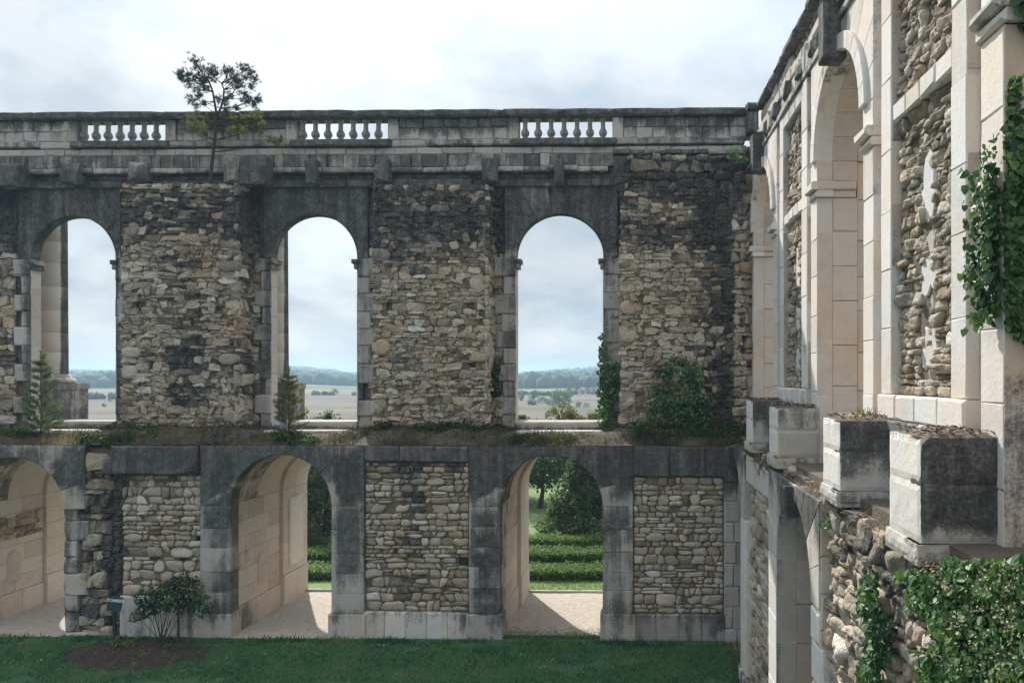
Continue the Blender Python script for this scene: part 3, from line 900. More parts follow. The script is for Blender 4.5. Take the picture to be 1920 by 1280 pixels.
# ---- terrace and ledge on top of the lower storey
def soil_z(u, L):
    n = mnoise.noise(Vector((u * 1.1, L * 1.3, 3.0))) * .06 + mnoise.noise(Vector((u * 4.1, L * 4.3, 9.0))) * .03
    z = ZT + .02 + .26 * sstep(L / 1.3) + n * sstep(L / .4 + .2)
    px = None
    for (x0, x1) in ((228, 460), (697, 925), (1160, 1400), (-250, 20)):
        a, b = BU(x0, 1.4), BU(x1, 1.4)
        near = sstep((min(u - a, b - u) + .5) / .7)
        z += .15 * near * sstep(L / 1.3)
    return z
mb = MB(); V = []
us = np.arange(-24, UEND + .01, .25); Ls = np.concatenate([np.arange(0.03, 3.0, .17), [3.2, 3.8, 4.5, DEEP]])
for L in Ls:
    for u in us:
        z = soil_z(u, L) if L < 2.3 else soil_z(u, 2.3) * .0 + 5.88 + .03 * mnoise.noise(Vector((u, L, 1)))
        V.append((u, L, z))
nU = len(us)
F = [(j * nU + i, j * nU + i + 1, (j + 1) * nU + i + 1, (j + 1) * nU + i) for j in range(len(Ls) - 1) for i in range(nU - 1)]
mb.add(V, F, .5, 0)
V0 = [(-24, .03, ZT - .1), (UEND, .03, ZT - .1), (UEND, DEEP, ZT - .1), (-24, DEEP, ZT - .1), (-24, DEEP, 5.86), (UEND, DEEP, 5.86)]
mb.add(V0, [(3, 2, 5, 4)], .5, 0)
mb.build('terrace_soil', M['earth'], back, smooth=True)

# ---- upper storey
UP = [(BU(57, 2.3), BU(216, 2.3), BV(137, 405, 2.3)), (BU(508, 2.3), BU(669, 2.3), BV(590, 402, 2.3)), (BU(967, 2.3), BU(1131, 2.3), BV(1050, 400, 2.3))]
ZF0, ZF1 = 5.6, BV(800, 348, 2.3)
TH = .42
upa = []
for (a, b, cr) in UP:
    r = (b - a) / 2; upa.append(((a + b) / 2, r + .1, cr - r))
mb = MB()
seq = [-42.0] + upa + [UEND]
for lo, hi in zip(seq[:-1], seq[1:]):
    V = pier_poly(lo, hi, ZF0, Z(276, 2.3))
    k = len(V)
    vv = [BF.p(u, v, -.14) for u, v in V] + [BF.p(u, v, -TH + .02) for u, v in V]
    ff = [tuple(range(k)), tuple(range(2 * k - 1, k - 1, -1))] + [(i, (i + 1) % k, k + (i + 1) % k, k + i)[::-1] for i in range(k)]
    mb.add(vv, ff, 0.5, [BF.st(u, v) for u, v in V] * 2)
mb.build('masonry_core', M['mortar'], back)
S_frq = lambda u, v: S_fr(u, v) - .12
frames_up = [(BU(43, 2.3), BU(226, 2.3)), (BU(494, 2.3), BU(690, 2.3)), (BU(946, 2.3), BU(1158, 2.3))]
for i, ((a, b, cr), (f0, f1)) in enumerate(zip(UP, frames_up)):
    r = (b - a) / 2; cu = (a + b) / 2; sp = cr - r
    ap = MB(); box_mb(ap, cu - .15, cu + .15, 2.5, 2.6, cr + .05, ZF1 - .1, .5, .5)
    ar = ap.build('archway', M['mortar'], back)
    arch_ring(ar, BF, cu, sp, r, f0, f1, ZF1, -TH, 0.0, 9, 'ashlar', tone=.42, gap=.001, bev=.006)
    # toothed jamb stones
    for side in (0, 1):
        x, s = (a, -1) if side == 0 else (b, 1)
        v = ZF0; k = 0
        edge = abs((f0 if side == 0 else f1) - x)
        while v < sp - .05:
            h = min(random.uniform(.48, .60), sp - v)
            if sp - v - h < .2: h = sp - v
            w = edge + (.30 if k % 2 else .06) + random.uniform(-.03, .05)
            if not (k == 2 and random.random() < .7):
                block(ar, BF, 'jamb_stone', min(x, x + s * w), max(x, x + s * w), v, v + h, -TH, random.uniform(-.02, .01) + (.02 if k % 2 else 0), 'ashlar', gap=.004, bev=.014, wear=1.2, extra=-.05)
            else:
                block(ar, BF, 'jamb_stone', min(x, x + s * .2), max(x, x + s * .2), v, v + h, -TH, -.01, 'ashlar', gap=.004, bev=.014)
            v += h; k += 1
        # clean inner lining of the jamb, and the impost
        rf = Frame(lambda u, v, d, x=x, s=s: (x - s * d, u, v), side == 1, lambda u, v: -.1)
        lin = [block(ar, rf, 'jamb_lining', 2.33, 2.3 + TH, ZF0 + q * (sp - ZF0) / 6, ZF0 + (q + 1) * (sp - ZF0) / 6, -.02, .012, 'clean', bev=.004, gap=.002, step=2) for q in range(6)]
        zi = BV(1000, 486, 2.3)
        block(ar, BF, 'impost', x - .10 if side == 0 else x - .16, x + .16 if side == 0 else x + .10, zi - .12, zi + .02, -TH - .03, .07, 'ashlar', bev=.015, extra=.2)
        block(ar, BF, 'impost', x - .08 if side == 0 else x - .10, x + .10 if side == 0 else x + .08, zi - .28, zi - .125, -TH - .02, .045, 'ashlar', bev=.015, extra=.1)
    # doorstep slab across the opening
    sl = MB()
    prism(sl, bframe(0, lambda u, v: .62 if v < 5.9 else .22), rect(a - .02, b + .02, 5.66, 5.935), -3.3, -2.16, bev=.03, tone=.42, wear=1.6, step=.2)  # front darker than the top: its shade is put into the stain
    sl.build('sill_slab', M['ashlar'], back)

for (a, b, cr) in UP:
    pf = Frame(lambda u, v, d: (u, v, d), False, lambda u, v: .12)
    pts = [(a + .25, 1.25), (a + 1.1, 1.18), (b - .1, 1.28), (b + .05, 1.75), (b - .5, 1.92), (a + .6, 1.86), (a + .1, 1.7)]
    mb = MB(); prism(mb, pf, [(x + random.uniform(-.08, .08), y + random.uniform(-.05, .05)) for x, y in pts], 5.5, 5.715, bev=.02, step=.2, wear=1.5, tone=.55)
    mb.build('broken_slab', M['ashlar'], back)

# rubble strips beside the frames, on the frame's plane
for (x0, x1, y0, y1) in ((-60, 26, 350, 800), (455, 484, 350, 800), (690, 706, 390, 800), (916, 944, 350, 800), (1140, 1170, 420, 800), (222, 236, 390, 800)):
    st_ = grid_plane(BF, BU(x0, 2.3), BU(x1, 2.3), 5.6, BV(x0, y0, 2.3), -.10, .35, .03).build('rubble_strip', M['mortar'], back)
    rubble(STB, st_, BF, BU(x0, 2.3), BU(x1, 2.3), 5.6, BV(x0, y0, 2.3), .34, .22, -.12, .10, .01, .05, boxy=.5, rough=1.2, extra=-.05)

# the projecting rubble piers
holes_up = [(262, 575, 10, 8), (413, 578, 10, 8), (257, 685, 9, 8), (412, 682, 9, 8), (735, 573, 10, 8), (881, 573, 9, 7), (733, 686, 9, 7), (886, 684, 9, 7), (285, 684, 9, 7)]
def hole_up(u, v):
    return any(abs(u - BU(x, 1.4)) < w / 63. and abs(v - BV(x, y, 1.4)) < h / 63. for x, y, w, h in holes_up)
def pier_side(parent, u, v0, v1, w):
    """the pier's flank facing +x, w metres deep"""
    fr = Frame(lambda q, v, d: (u + d, 1.4 + q, v), False, lambda q, v: S_pi(u - .1, v) + .05)
    rubble(STB, parent, fr, -.06, w, v0, v1, .36, .24, -.1, .10, .012, .05, boxy=.4, rough=1.2, scale=.3)
for (x0, x1, y0, y1) in ((228, 447, 345, 800), (697, 916, 346, 800), (1162, 1392, 352, 800)):
    u0, u1 = BU(x0, 1.4), BU(x1, 1.4)
    v0, v1 = 5.55, BV((x0 + x1) / 2, y0, 1.4)
    mbp = grid_plane(BP, u0 + .02, u1 - .02, v0, v1 - .05, -.045, .14, .05, hole=hole_up)
    box_mb(mbp, u0 + .06, u1 - .06, 1.54, 2.45, v0, v1 - .08, .45, .3)
    pr = mbp.build('rubble_pier', M['mortar'], back)
    rubble(STB, pr, BP, u0, u1, v0, v1, .228, .132, -.085, .095, .004, .05, hole_up, boxy=.4, rough=1.3, jit=.3)
    if x1 < 1300: pier_side(pr, u1, v0, v1, .9)
    # larger squared stones at the arrises
    for s, xx in ((1, x0), (-1, x1)):
        v = v0 + .4
        while v < v1 - 1.5:
            if random.random() < .45:
                w, h = random.uniform(.42, .62), random.uniform(.3, .5)
                uu = BU(xx, 1.4)
                g = stone_geo(BP, rect(min(uu, uu + s * w), max(uu, uu + s * w), v, v + h), -.12, .165, .004, 1.0, .5, -.12)
                STB.append((g[4], pr, g))
            v += random.uniform(.5, .9)
# dark tumbled masonry above the last pier, up to the parapet
u0, u1 = BU(1150, 1.4), BU(1400, 1.4)
rb = grid_plane(BP, u0, u1, BV(1280, 352, 1.4), BV(1280, 288, 1.4), -.25, .25, .05).build('rubble_pier', M['mortar'], back)
rubble(STB, rb, BP, u0 + .5, u1, BV(1280, 352, 1.4), BV(1280, 288, 1.4), .36, .26, -.28, .2, .01, .12, boxy=.2, rough=1.8)
rubble(STB, rb, BP, u0, u0 + .5, BV(1280, 352, 1.4), BV(1280, 320, 1.4), .36, .26, -.28, .16, .01, .1, boxy=.2, rough=1.8)

# ---- entablature
def course_run(parent, fr, x0, x1, y0, y1, L, d0, d1, bl, mat='ashlar', name='frieze_block', jit=.01, **kw):
    u0, u1 = BU(x0, L), BU(x1, L)
    n = max(1, int(round((u1 - u0) / bl)))
    ws = [random.uniform(.65, 1.35) for _ in range(n)]
    s = (u1 - u0) / sum(ws); u = u0
    v0, v1 = BV(1000, y1, L), BV(1000, y0, L)
    for w in ws:
        block(parent, fr, name, u, u + w * s, v0, v1, d0, d1 + random.gauss(0, jit), mat, **kw)
        u += w * s
ent = grid_plane(BE, BU(-60, 2.2), BU(1400, 2.2), Z(350, 2.2), Z(276, 2.2), -.12, .5, 0).build('entablature', M['mortar'], back)
course_run(ent, BE, -60, 1160, 335, 349, 2.2, -.2, .02, 1.0, name='architrave_block', extra=.1)
course_run(ent, BE, -60, 1150, 325, 334, 2.2, -.3, -.06, .6, name='architrave_block', extra=.2)
course_run(ent, BE, -60, 1140, 314, 324, 2.2, -.3, .16, .9, name='ledge_block', jit=.05, extra=-.18)
course_run(ent, BE, -60, 1150, 289, 313, 2.2, -.2, .05, .42, name='frieze_block', jit=.03, extra=-.02)
course_run(ent, BE, 1150, 1400, 282, 291, 2.2, -.2, .05, .42, name='frieze_block', jit=.03)
course_run(ent, BE, -60, 1400, 275, 288, 2.2, -.2, .0, .8, name='fascia_block', extra=-.42)
# projecting bracket stones
for (x0, x1, y0, y1, L) in ((-60, 30, 306, 350, 1.5), (110, 141, 303, 347, 1.7), (237, 270, 302, 342, 1.75), (418, 447, 290, 345, 1.9), (448, 494, 290, 346, 1.45), (571, 591, 297, 346, 1.75), (699, 729, 297, 343, 1.8), (903, 931, 295, 342, 1.75), (1038, 1056, 297, 345, 1.75)):
    fr = bframe(L, S_en)
    mb = MB()
    u0, u1 = BU(x0, L), BU(x1, L); v1, v0 = BV(x0, y0, L), BV(x0, y1, L)
    prism(mb, fr, rect(u0, u1, v0, v1), -(2.3 - L), 0.0, bev=.03, wear=1.6, back=True, extra=.05 if x0 not in (418,) else -.3)
    # undersides slope back towards the wall
    mb.v = [(x, y, z + (.16 * (y - L) / (2.3 - L) if z < v0 + .1 else 0)) for x, y, z in mb.v]
    mb.build('bracket_stone', M['ashlar'], back)

# ---- parapet and balustrade
LQ = 2.25
zc1, zc0 = Z(207, LQ), Z(221, LQ)
zb1, zb0 = zc0, Z(262, LQ)
zs0 = Z(275, LQ)
par_o = empty('parapet', (0, 0, 0), 0, back)
gaps = [(147, 310), (556, 727), (972, 1148)]
edges = [-60] + [e for g in gaps for e in g] + [1402]
for x0, x1 in zip(edges[0::2], edges[1::2]):
    par = MB(); box_mb(par, BU(x0, LQ) + .03, BU(x1, LQ) - .03, LQ + .1, LQ + .38, zb0, zb1, .5, .4)
    par.build('parapet_core', M['mortar'], par_o)
for x0, x1 in zip(edges[0::2], edges[1::2]):
    u0, u1 = BU(x0, LQ), BU(x1, LQ)
    l = u0 if x0 < 0 else u0 + .34
    rr = u1 if x1 > 1400 else u1 - .34
    if x0 > 0: block(par_o, BQ, 'pedestal_stone', u0, l, zb0, zb1, -.42, .03, 'ashlar', bev=.012, extra=-.1)
    if x1 < 1400: block(par_o, BQ, 'pedestal_stone', rr, u1, zb0, zb1, -.42, .03, 'ashlar', bev=.012, extra=-.1)
    courses(par_o, BQ, l, rr, zb0, zb1, -.12, 0.0, .33, .5, 'ashlar', name='parapet_block', gap=.004, bev=.012, jit=.008, wear=1.4, tone=.56)
# coping in long slabs, base slabs
x = -60
while x < 1400:
    w = random.uniform(90, 150)
    block(par_o, BQ, 'coping_slab', BU(x, LQ), BU(min(1400, x + w), LQ), zc0 + .003, zc1 + random.uniform(-.008, .008), -.5, .16, 'ashlar', bev=.03, gap=.002, wear=1.2)
    x += w
for (x0, x1, d) in [(137, 318, .20), (548, 734, .20), (962, 1156, .2)]:
    block(par_o, BQ, 'base_slab', BU(x0, LQ), BU(x1, LQ), zs0, zb0 - .003, -.45, d, 'ashlar', bev=.02, extra=.45)
for (x0, x1) in ((-60, 76), (318, 548), (800, 962), (1156, 1396)):
    block(par_o, BQ, 'base_slab', BU(x0, LQ), BU(x1, LQ), zs0 + .03, zb0 - .003, -.45, .10, 'ashlar', bev=.02, extra=.2)
block(par_o, BQ, 'base_slab', BU(76, LQ), BU(137, LQ), zs0, zb0 - .003, -.45, .04, 'ashlar', bev=.02)
block(par_o, BQ, 'base_slab', BU(734, LQ), BU(800, LQ), zs0, zb0 - .003, -.45, .04, 'ashlar', bev=.02)
block(par_o, BQ, 'coping_slab', BU(1400, 2.0), BU(1424, 2.0), Z(211, 2.0), Z(199, 2.0), -.6, .45, 'ashlar', bev=.03)
block(par_o, BQ, 'pedestal_stone', BU(1401, 2.0), BU(1422, 2.0), Z(252, 2.0), Z(211, 2.0) - .004, -.6, .38, 'ashlar', bev=.03, extra=.1)
H = zb1 - zb0
bal = MB()
prof = [(.13, 0), (.13, .05), (.08, .07), (.075, .11), (.128, .19), (.138, .25), (.11, .32), (.078, .36), (.072, .52), (.075, H - .1), (.10, H - .09), (.115, H - .05), (.115, H)]
lathe(bal, [(r * .98, z) for r, z in prof], 0, 0, 10, .5, .45)
bal0 = None
for (x0, x1) in gaps:
    for k in range(7):
        x = x0 + (x1 - x0) * (k + .62) / 7.25 - 2
        if bal0 is None:
            bal0 = bal.build('baluster', M['ashlar'], par_o, smooth=False); o = bal0
        else:
            o = bal0.copy(); COL.objects.link(o); o.parent = par_o
        o.location = (BU(x, LQ + .2), LQ + .18, zb0)
        o.rotation_euler = (0, 0, random.uniform(-.2, .2))
# ================================================================== RIGHT WING
RX, RY = 2.96, 13.75
right = empty('ruined_palace_wing', (RX, RY, 0), 0)
tag(right, 'sunlit palace wing with tall blind arches and projecting stone pedestals, ivy on its near end', 'ruin', 'wings of the ruined palace')
STR = []

def rframe(X, st=None): return Frame(lambda u, v, d: (X - d - RX, u - RY, v), True, st)
def ryz(px, py, X):
    Yw = FPX * X / (px - VX)
    return Yw, CAMZ - (py - VY) * Yw / FPX
class RStains(Stains):
    def __init__(s, base, pats):
        s.base = base; s.r = [(min(a, b), max(a, b), min(c, d), max(c, d), amt, soft) for a, b, c, d, amt, soft in pats]
XL, XU, XR = 2.96, 3.78, 3.15
R_lo = RStains(.10, [(11, 23, 4.9, 5.6, .55, .5), (11.5, 13.3, 3.8, 5.5, .30, .8), (14, 15.3, 4.2, 5.4, .25, .6), (19.7, 23, 4.0, 5.6, .4, .6), (11, 23, -1.6, .5, .2, .8)])
R_lor = RStains(-.12, [(4, 12, 4.6, 5.6, .5, .8), (8.2, 9.6, 1.0, 5.4, .25, .5)])
R_up = RStains(.07, [(5, 24, 12.9, 16, .32, .6), (5, 24, 6.4, 6.9, .25, .4), (5, 24, 10.85, 11.0, .15, .15)])
R_upr = RStains(-.02, [(5, 24, 12.8, 13.5, .2, .5), (9, 11, 9.9, 10.7, .12, .3)])
R_ped = RStains(.0, [(5, 24, 6.45, 6.9, .5, .35)])
RL, RLR, RU_, RUR = rframe(XL, R_lo), rframe(XR, R_lor), rframe(XU, R_up), rframe(XU, R_upr)

# faces that look back at the camera (normal -y), dark with lichen on the weather side
def face_mY(Yp, st): return Frame(lambda u, v, d: (u - RX, Yp - d - RY, v), False, st)

AR_L = 1.415; SP_L = 3.74
AR_U = 1.475; SP_U = 11.56
CEN = [6.25, 13.75, 21.25]
ZL = 5.42

def core(z0, ztop, r, sp, X0, X1, ends):
    mb = MB()
    seq = [ends[0]] + [(c, r, sp) for c in CEN] + [ends[1]]
    for lo, hi in zip(seq[:-1], seq[1:]):
        V = pier_poly(lo, hi, z0, ztop)
        k = len(V)
        fr = rframe(0, None)
        vv = [(X0 - RX, u - RY, v) for u, v in V] + [(X1 - RX, u - RY, v) for u, v in V]
        ff = [tuple(range(k))[::-1], tuple(range(2 * k - 1, k - 1, -1))[::-1]] + [(i, (i + 1) % k, k + (i + 1) % k, k + i) for i in range(k)]
        mb.add(vv, ff, .45, .1)
    return mb
c1 = core(-2.0, ZL - .1, AR_L + .12, SP_L, XL + .30, XL + 2.2, (-14.0, 23.0))
c1.build('masonry_core', M['mortar'], right)
c2 = core(5.3, 13.6, AR_U + .10, SP_U, XU + .24, XU + 1.3, (-14.0, 24.1))
c2.build('masonry_core', M['mortar'], right)
c3 = MB(); box_mb(c3, XU + .32 - RX, XU + 1.3 - RX, -14 - RY, 24.1 - RY, 13.605, 14.7, .45, .3); c3.build('masonry_core', M['mortar'], right)
# unseen rooms behind the arches, added to keep the openings dark: floor slab between the storeys, back wall
c4 = MB(); box_mb(c4, XL + .32 - RX, 9.0 - RX, -14 - RY, 24 - RY, 5.43, 5.62, .4, .2); c4.build('floor_slab', M['mortar'], right)
c5 = MB(); box_mb(c5, 9.0 - RX, 9.5 - RX, -14 - RY, 24 - RY, -2, 13.6, .5, .1); c5.build('unseen_rear_wall', M['clean'], right)
c6 = MB(); box_mb(c6, XU + .3 - RX, 9.0 - RX, 7.76 - RY, 24 - RY, 6.3, 6.62, .5, .1); c6.build('floor_slab', M['clean'], right)

def strip(parent, fr, y0, y1, z0, z1, d0, d1, ch, mat='pale', name='ashlar_block', **kw):
    courses(parent, fr, y0, y1, z0, z1, d0, d1, ch, 9.0, mat, name=name, gap=.0012, bev=.006, jit=.003, **kw)
def group_part(name, fr, y0, y1, z0, z1, d, mat='mortar'):
    return grid_plane(fr, y0, y1, z0, z1, d, .5, .0).build(name, M[mat], right)

# ---- lower storey
for ci, c in enumerate(CEN[1:]):
    ap = MB(); box_mb(ap, XL + .34 - RX, XL + .4 - RX, c - .1 - RY, c + .1 - RY, SP_L + AR_L + .03, ZL - .12, .5, .5)
    ar = ap.build('archway', M['mortar'], right)
    arch_ring(ar, RL, c, SP_L, AR_L, c - AR_L - .53, c + AR_L + .80, ZL, -.4, 0.0, 9, 'ashlar', tone=.75, gap=.0015, bev=.006)
    kz = SP_L + AR_L
    block(ar, RL, 'keystone', c - .19, c + .19, kz - .30, ZL - .02, -.3, .17, 'ashlar', bev=.02, extra=.55)
    # jamb strips; the near one of the middle arch is a broken toothed edge
    strip(ar, RL, c + AR_L, c + AR_L + .80, -2, SP_L, -.4, 0, .62, 'pale', name='jamb_stone')
    if ci == 0:
        v = -2.0; k = 0
        while v < SP_L + 1.5:
            h = random.uniform(.50, .62)
            w = .53 if k % 2 else .64
            if v + h < SP_L: block(ar, RL, 'jamb_stone', c - AR_L - w + .02, c - AR_L, v, v + h, -.42, random.uniform(-.01, .01), 'pale', gap=.004, bev=.015, extra=.05)
            # camera-facing ends of the stones, weathered warm grey
            v += h; k += 1
        fe = face_mY(c - AR_L - .53, lambda u, v: .12 + .2 * sstep((v - 4.2) / .6))
        v = -2.0; k = 0
        while v < ZL - .3:
            h = random.uniform(.52, .66)
            block(ar, fe, 'quoin_stone', XL + .012, XL + (.20 if k % 2 else .30), v, min(v + h, ZL - .02), -.3, .014 + .01 * (k % 2), 'clean', bev=.012, gap=.006, tone=.38)
            v += h; k += 1
    else:
        strip(ar, RL, c - AR_L - .84, c - AR_L, -.05, SP_L, -.4, 0, .62, 'pale', name='jamb_stone')
        strip(ar, RL, c - AR_L - .90, c - AR_L + .02, -2, -.055, -.4, .06, .9, 'pale', name='plinth_block', extra=.15)
    # reveal of the far jamb, and the arch's soffit stones
    fv = face_mY(c + AR_L, lambda u, v: .0 + .55 * sstep((v - 3.3) / 1.2) + .35 * sstep((3.25 - u) / .3))
    courses(ar, fv, XL + .40, XL + 2.1, -2, SP_L, -.1, .004, .78, 2.2, 'clean', name='reveal_block', gap=.004, bev=.006, tone=.36, jit=.003)
    courses(ar, fv, XL + .008, XL + .398, -2, SP_L, -.1, .004, .78, 2.2, 'clean', name='reveal_block', gap=.002, bev=.004, tone=.34, jit=.001, step=.2)
    for k in range(8):
        a0, a1 = math.pi * k / 8, math.pi * (k + 1) / 8
        poly = arc(c, SP_L, AR_L - .004, a0, a1, 3) + arc(c, SP_L, AR_L + .2, a1, a0, 3)
        piece(ar, Frame(lambda u, v, d: (XL + .4 + d - RX, u - RY, v), False, lambda u, v: .25), 'vault_stone', poly, 0, 1.7, 'clean', bev=.004, gap=.003, step=2, tone=.36)
# pier between the arches: rubble panel under a lintel
c0, c1_ = CEN[1] + AR_L + .80, CEN[2] - AR_L - .84
pn = group_part('rubble_panel', RLR, c0 - .05, c1_ + .05, -2, ZL - .5, -.04)
rubble(STR, pn, RLR, c0, c1_, -2, 4.72, .36, .22, -.05, .12, .007, 0, boxy=.6, rough=.9, scale=.35, jit=.15)
for (a, b) in ((c0, c0 + 1.15), (c0 + 1.15, c0 + 1.9), (c0 + 1.9, c1_)):
    block(pn, RL, 'lintel_block', a, b, 4.74, ZL - random.uniform(0, .06), -.3, random.uniform(-.02, .03), 'ashlar', bev=.03, tone=.75, extra=-.1)
sd = face_mY(c1_, lambda u, v: .1)
# near pier: facing lost, big rubble bare
pn = grid_plane(RLR, 3.0, CEN[1] - AR_L - .5, -2, ZL - .2, -.005, .12, .05).build('rubble_panel', M['mortar'], right)
rubble(STR, pn, RLR, 3.6, CEN[1] - AR_L - .52, -2, 5.3, .30, .205, -.06, .125, .005, 0, boxy=.3, rough=.98, fine=.07, scale=lambda c: 2.2 if c[0] > 6 and c[1] > 1.5 else .4, jit=.2)
fe2 = face_mY(CEN[1] - AR_L - .50, lambda u, v: 0.0)
rubble(STR, pn, fe2, XL + .22, XL + .5, -2, 5.2, .22, .3, -.1, .16, .01, .05, boxy=.3, rough=1.5)

# ---- ledge: broken top of the lower storey
def ledge_z(Yw, X):
    n = .05 * mnoise.noise(Vector((Yw * 1.7, X * 2, 4))) + .05 * mnoise.noise(Vector((Yw * 5, X * 5, 8)))
    return 5.44 + .10 * sstep((X - 3.0) / .8) + n
mb = MB(); V = []
ys = np.arange(2.5, 21.6, .14); xs = np.concatenate([np.arange(2.97, 3.3, .06), np.arange(3.3, 4.3, .13)])
for X in xs:
    for Yw in ys:
        edge = 2.98 if Yw > 11.8 else 3.10 + .06 * mnoise.noise(Vector((Yw * 3, 0, 0)))
        x2 = max(X, edge)
        V.append((x2 - RX, Yw - RY, ledge_z(Yw, x2) - (.10 if X < edge + .02 else 0)))
nY = len(ys)
F = [(j * nY + i, (j + 1) * nY + i, (j + 1) * nY + i + 1, j * nY + i + 1)[::-1] for j in range(len(xs) - 1) for i in range(nY - 1)]
mb.add(V, F, .42, 0)
mb.build('ledge', M['earth'], right, smooth=True)
# broken edge stones along the ledge
lt = group_part('broken_cornice', RLR, 3.2, 11.7, 5.1, 5.3, .0)
for k in range(34):
    Yw = 4.2 + 7.6 * k / 34 + random.uniform(-.1, .1)
    w, h = random.uniform(.18, .5), random.uniform(.14, .3)
    g = stone_geo(rframe(XR, lambda u, v: .35), rect(Yw, Yw + w, 5.12 + random.uniform(-.1, .12), 5.3 + h * .7), -.12, random.uniform(.1, .24), .004, .8, 1.4)
    if g: STR.append((g[4] * 2, lt, g))
for k in range(16):
    Yw = 12 + 7 * k / 16
    g = stone_geo(rframe(XL + .22, lambda u, v: .4), rect(Yw, Yw + random.uniform(.2, .5), 5.30, 5.30 + random.uniform(.15, .32)), -.1, random.uniform(.08, .2), .004, .7, 1.4)
    if g: STR.append((g[4], lt, g))

# ---- projecting pedestals on the ledge
PED = [(7.85, 8.80, 3.0, 5.62, 6.70), (10.80, 11.75, 3.0, 5.72, 6.70), (15.2, 16.15, 3.0, 5.73, 6.70), (18.2, 19.2, 3.0, 5.75, 6.74)]
for i, (y0, y1, X, z0, z1) in enumerate(PED):
    fx = Frame(lambda u, v, d, X=X: (X - d - RX, u - RY, v), True, lambda u, v, z1=z1: -.06 + .45 * sstep((v - z1 + .30) / .3))
    lich = (.95, .62, .22, .42)[i]
    fy = face_mY(y0, lambda u, v, z1=z1, l=lich, z0=z0: l + .30 * sstep((v - z1 + .65) / .5) - (.85 if l > .5 else .3) * sstep((z0 + .34 - v) / .5))
    base = MB(); box_mb(base, X + .05 - RX, XU + .1 - RX, y0 + .05 - RY, y1 - .05 - RY, z0, z1 - .02, .5, .3)
    pd = base.build('pedestal', M['mortar'], right)
    h = (z1 - z0)
    zs = [z0, z0 + h * .56, z1]
    for k in range(2):
        rough_block(pd, fx, 'pedestal_block', y0 + .012, y1, zs[k], zs[k + 1], -.3, 0.0, 'pale', .07, .014, .005, .55)
        rough_block(pd, fy, 'pedestal_block', X + .008, XU + .05, zs[k], zs[k + 1], -.3, 0.0, 'ashlar', .06, .014, .006, .6)
    # moulded footing under it
    fx2 = Frame(fx.fn, True, lambda u, v: .30)
    rough_block(pd, fx2, 'footing_block', y0 - .03, y1 + .03, z0 - .22, z0 - .002, -.3, .045, 'ashlar', .055, .02, .012, .6)
    ff2 = face_mY(y0 - .03, lambda u, v: .48)
    rough_block(pd, ff2, 'footing_block', X - .04, XU, z0 - .22, z0 - .002, -.4, 0.003, 'ashlar', .055, .02, .012, .55)
    # earth and crumbled mortar on the top
    tp = MB(); V = []
    nn = 9
    for a in range(nn):
        for b in range(nn):
            x = X + .02 + (XU + .05 - X) * a / (nn - 1); yy = y0 + .02 + (y1 - y0 - .04) * b / (nn - 1)
            e = min(a, b, nn - 1 - b) / 2.0
            V.append((x - RX, yy - RY, z1 - .006 + min(1, e) * (.03 + .035 * abs(mnoise.noise(Vector((x * 6, yy * 6, i)))) * 2)))
    F = [(a * nn + b, (a + 1) * nn + b, (a + 1) * nn + b + 1, a * nn + b + 1) for a in range(nn - 1) for b in range(nn - 1)]
    tp.add(V, F, .62, 0); tp.build('crumbled_mortar', M['earth'], pd, smooth=True)

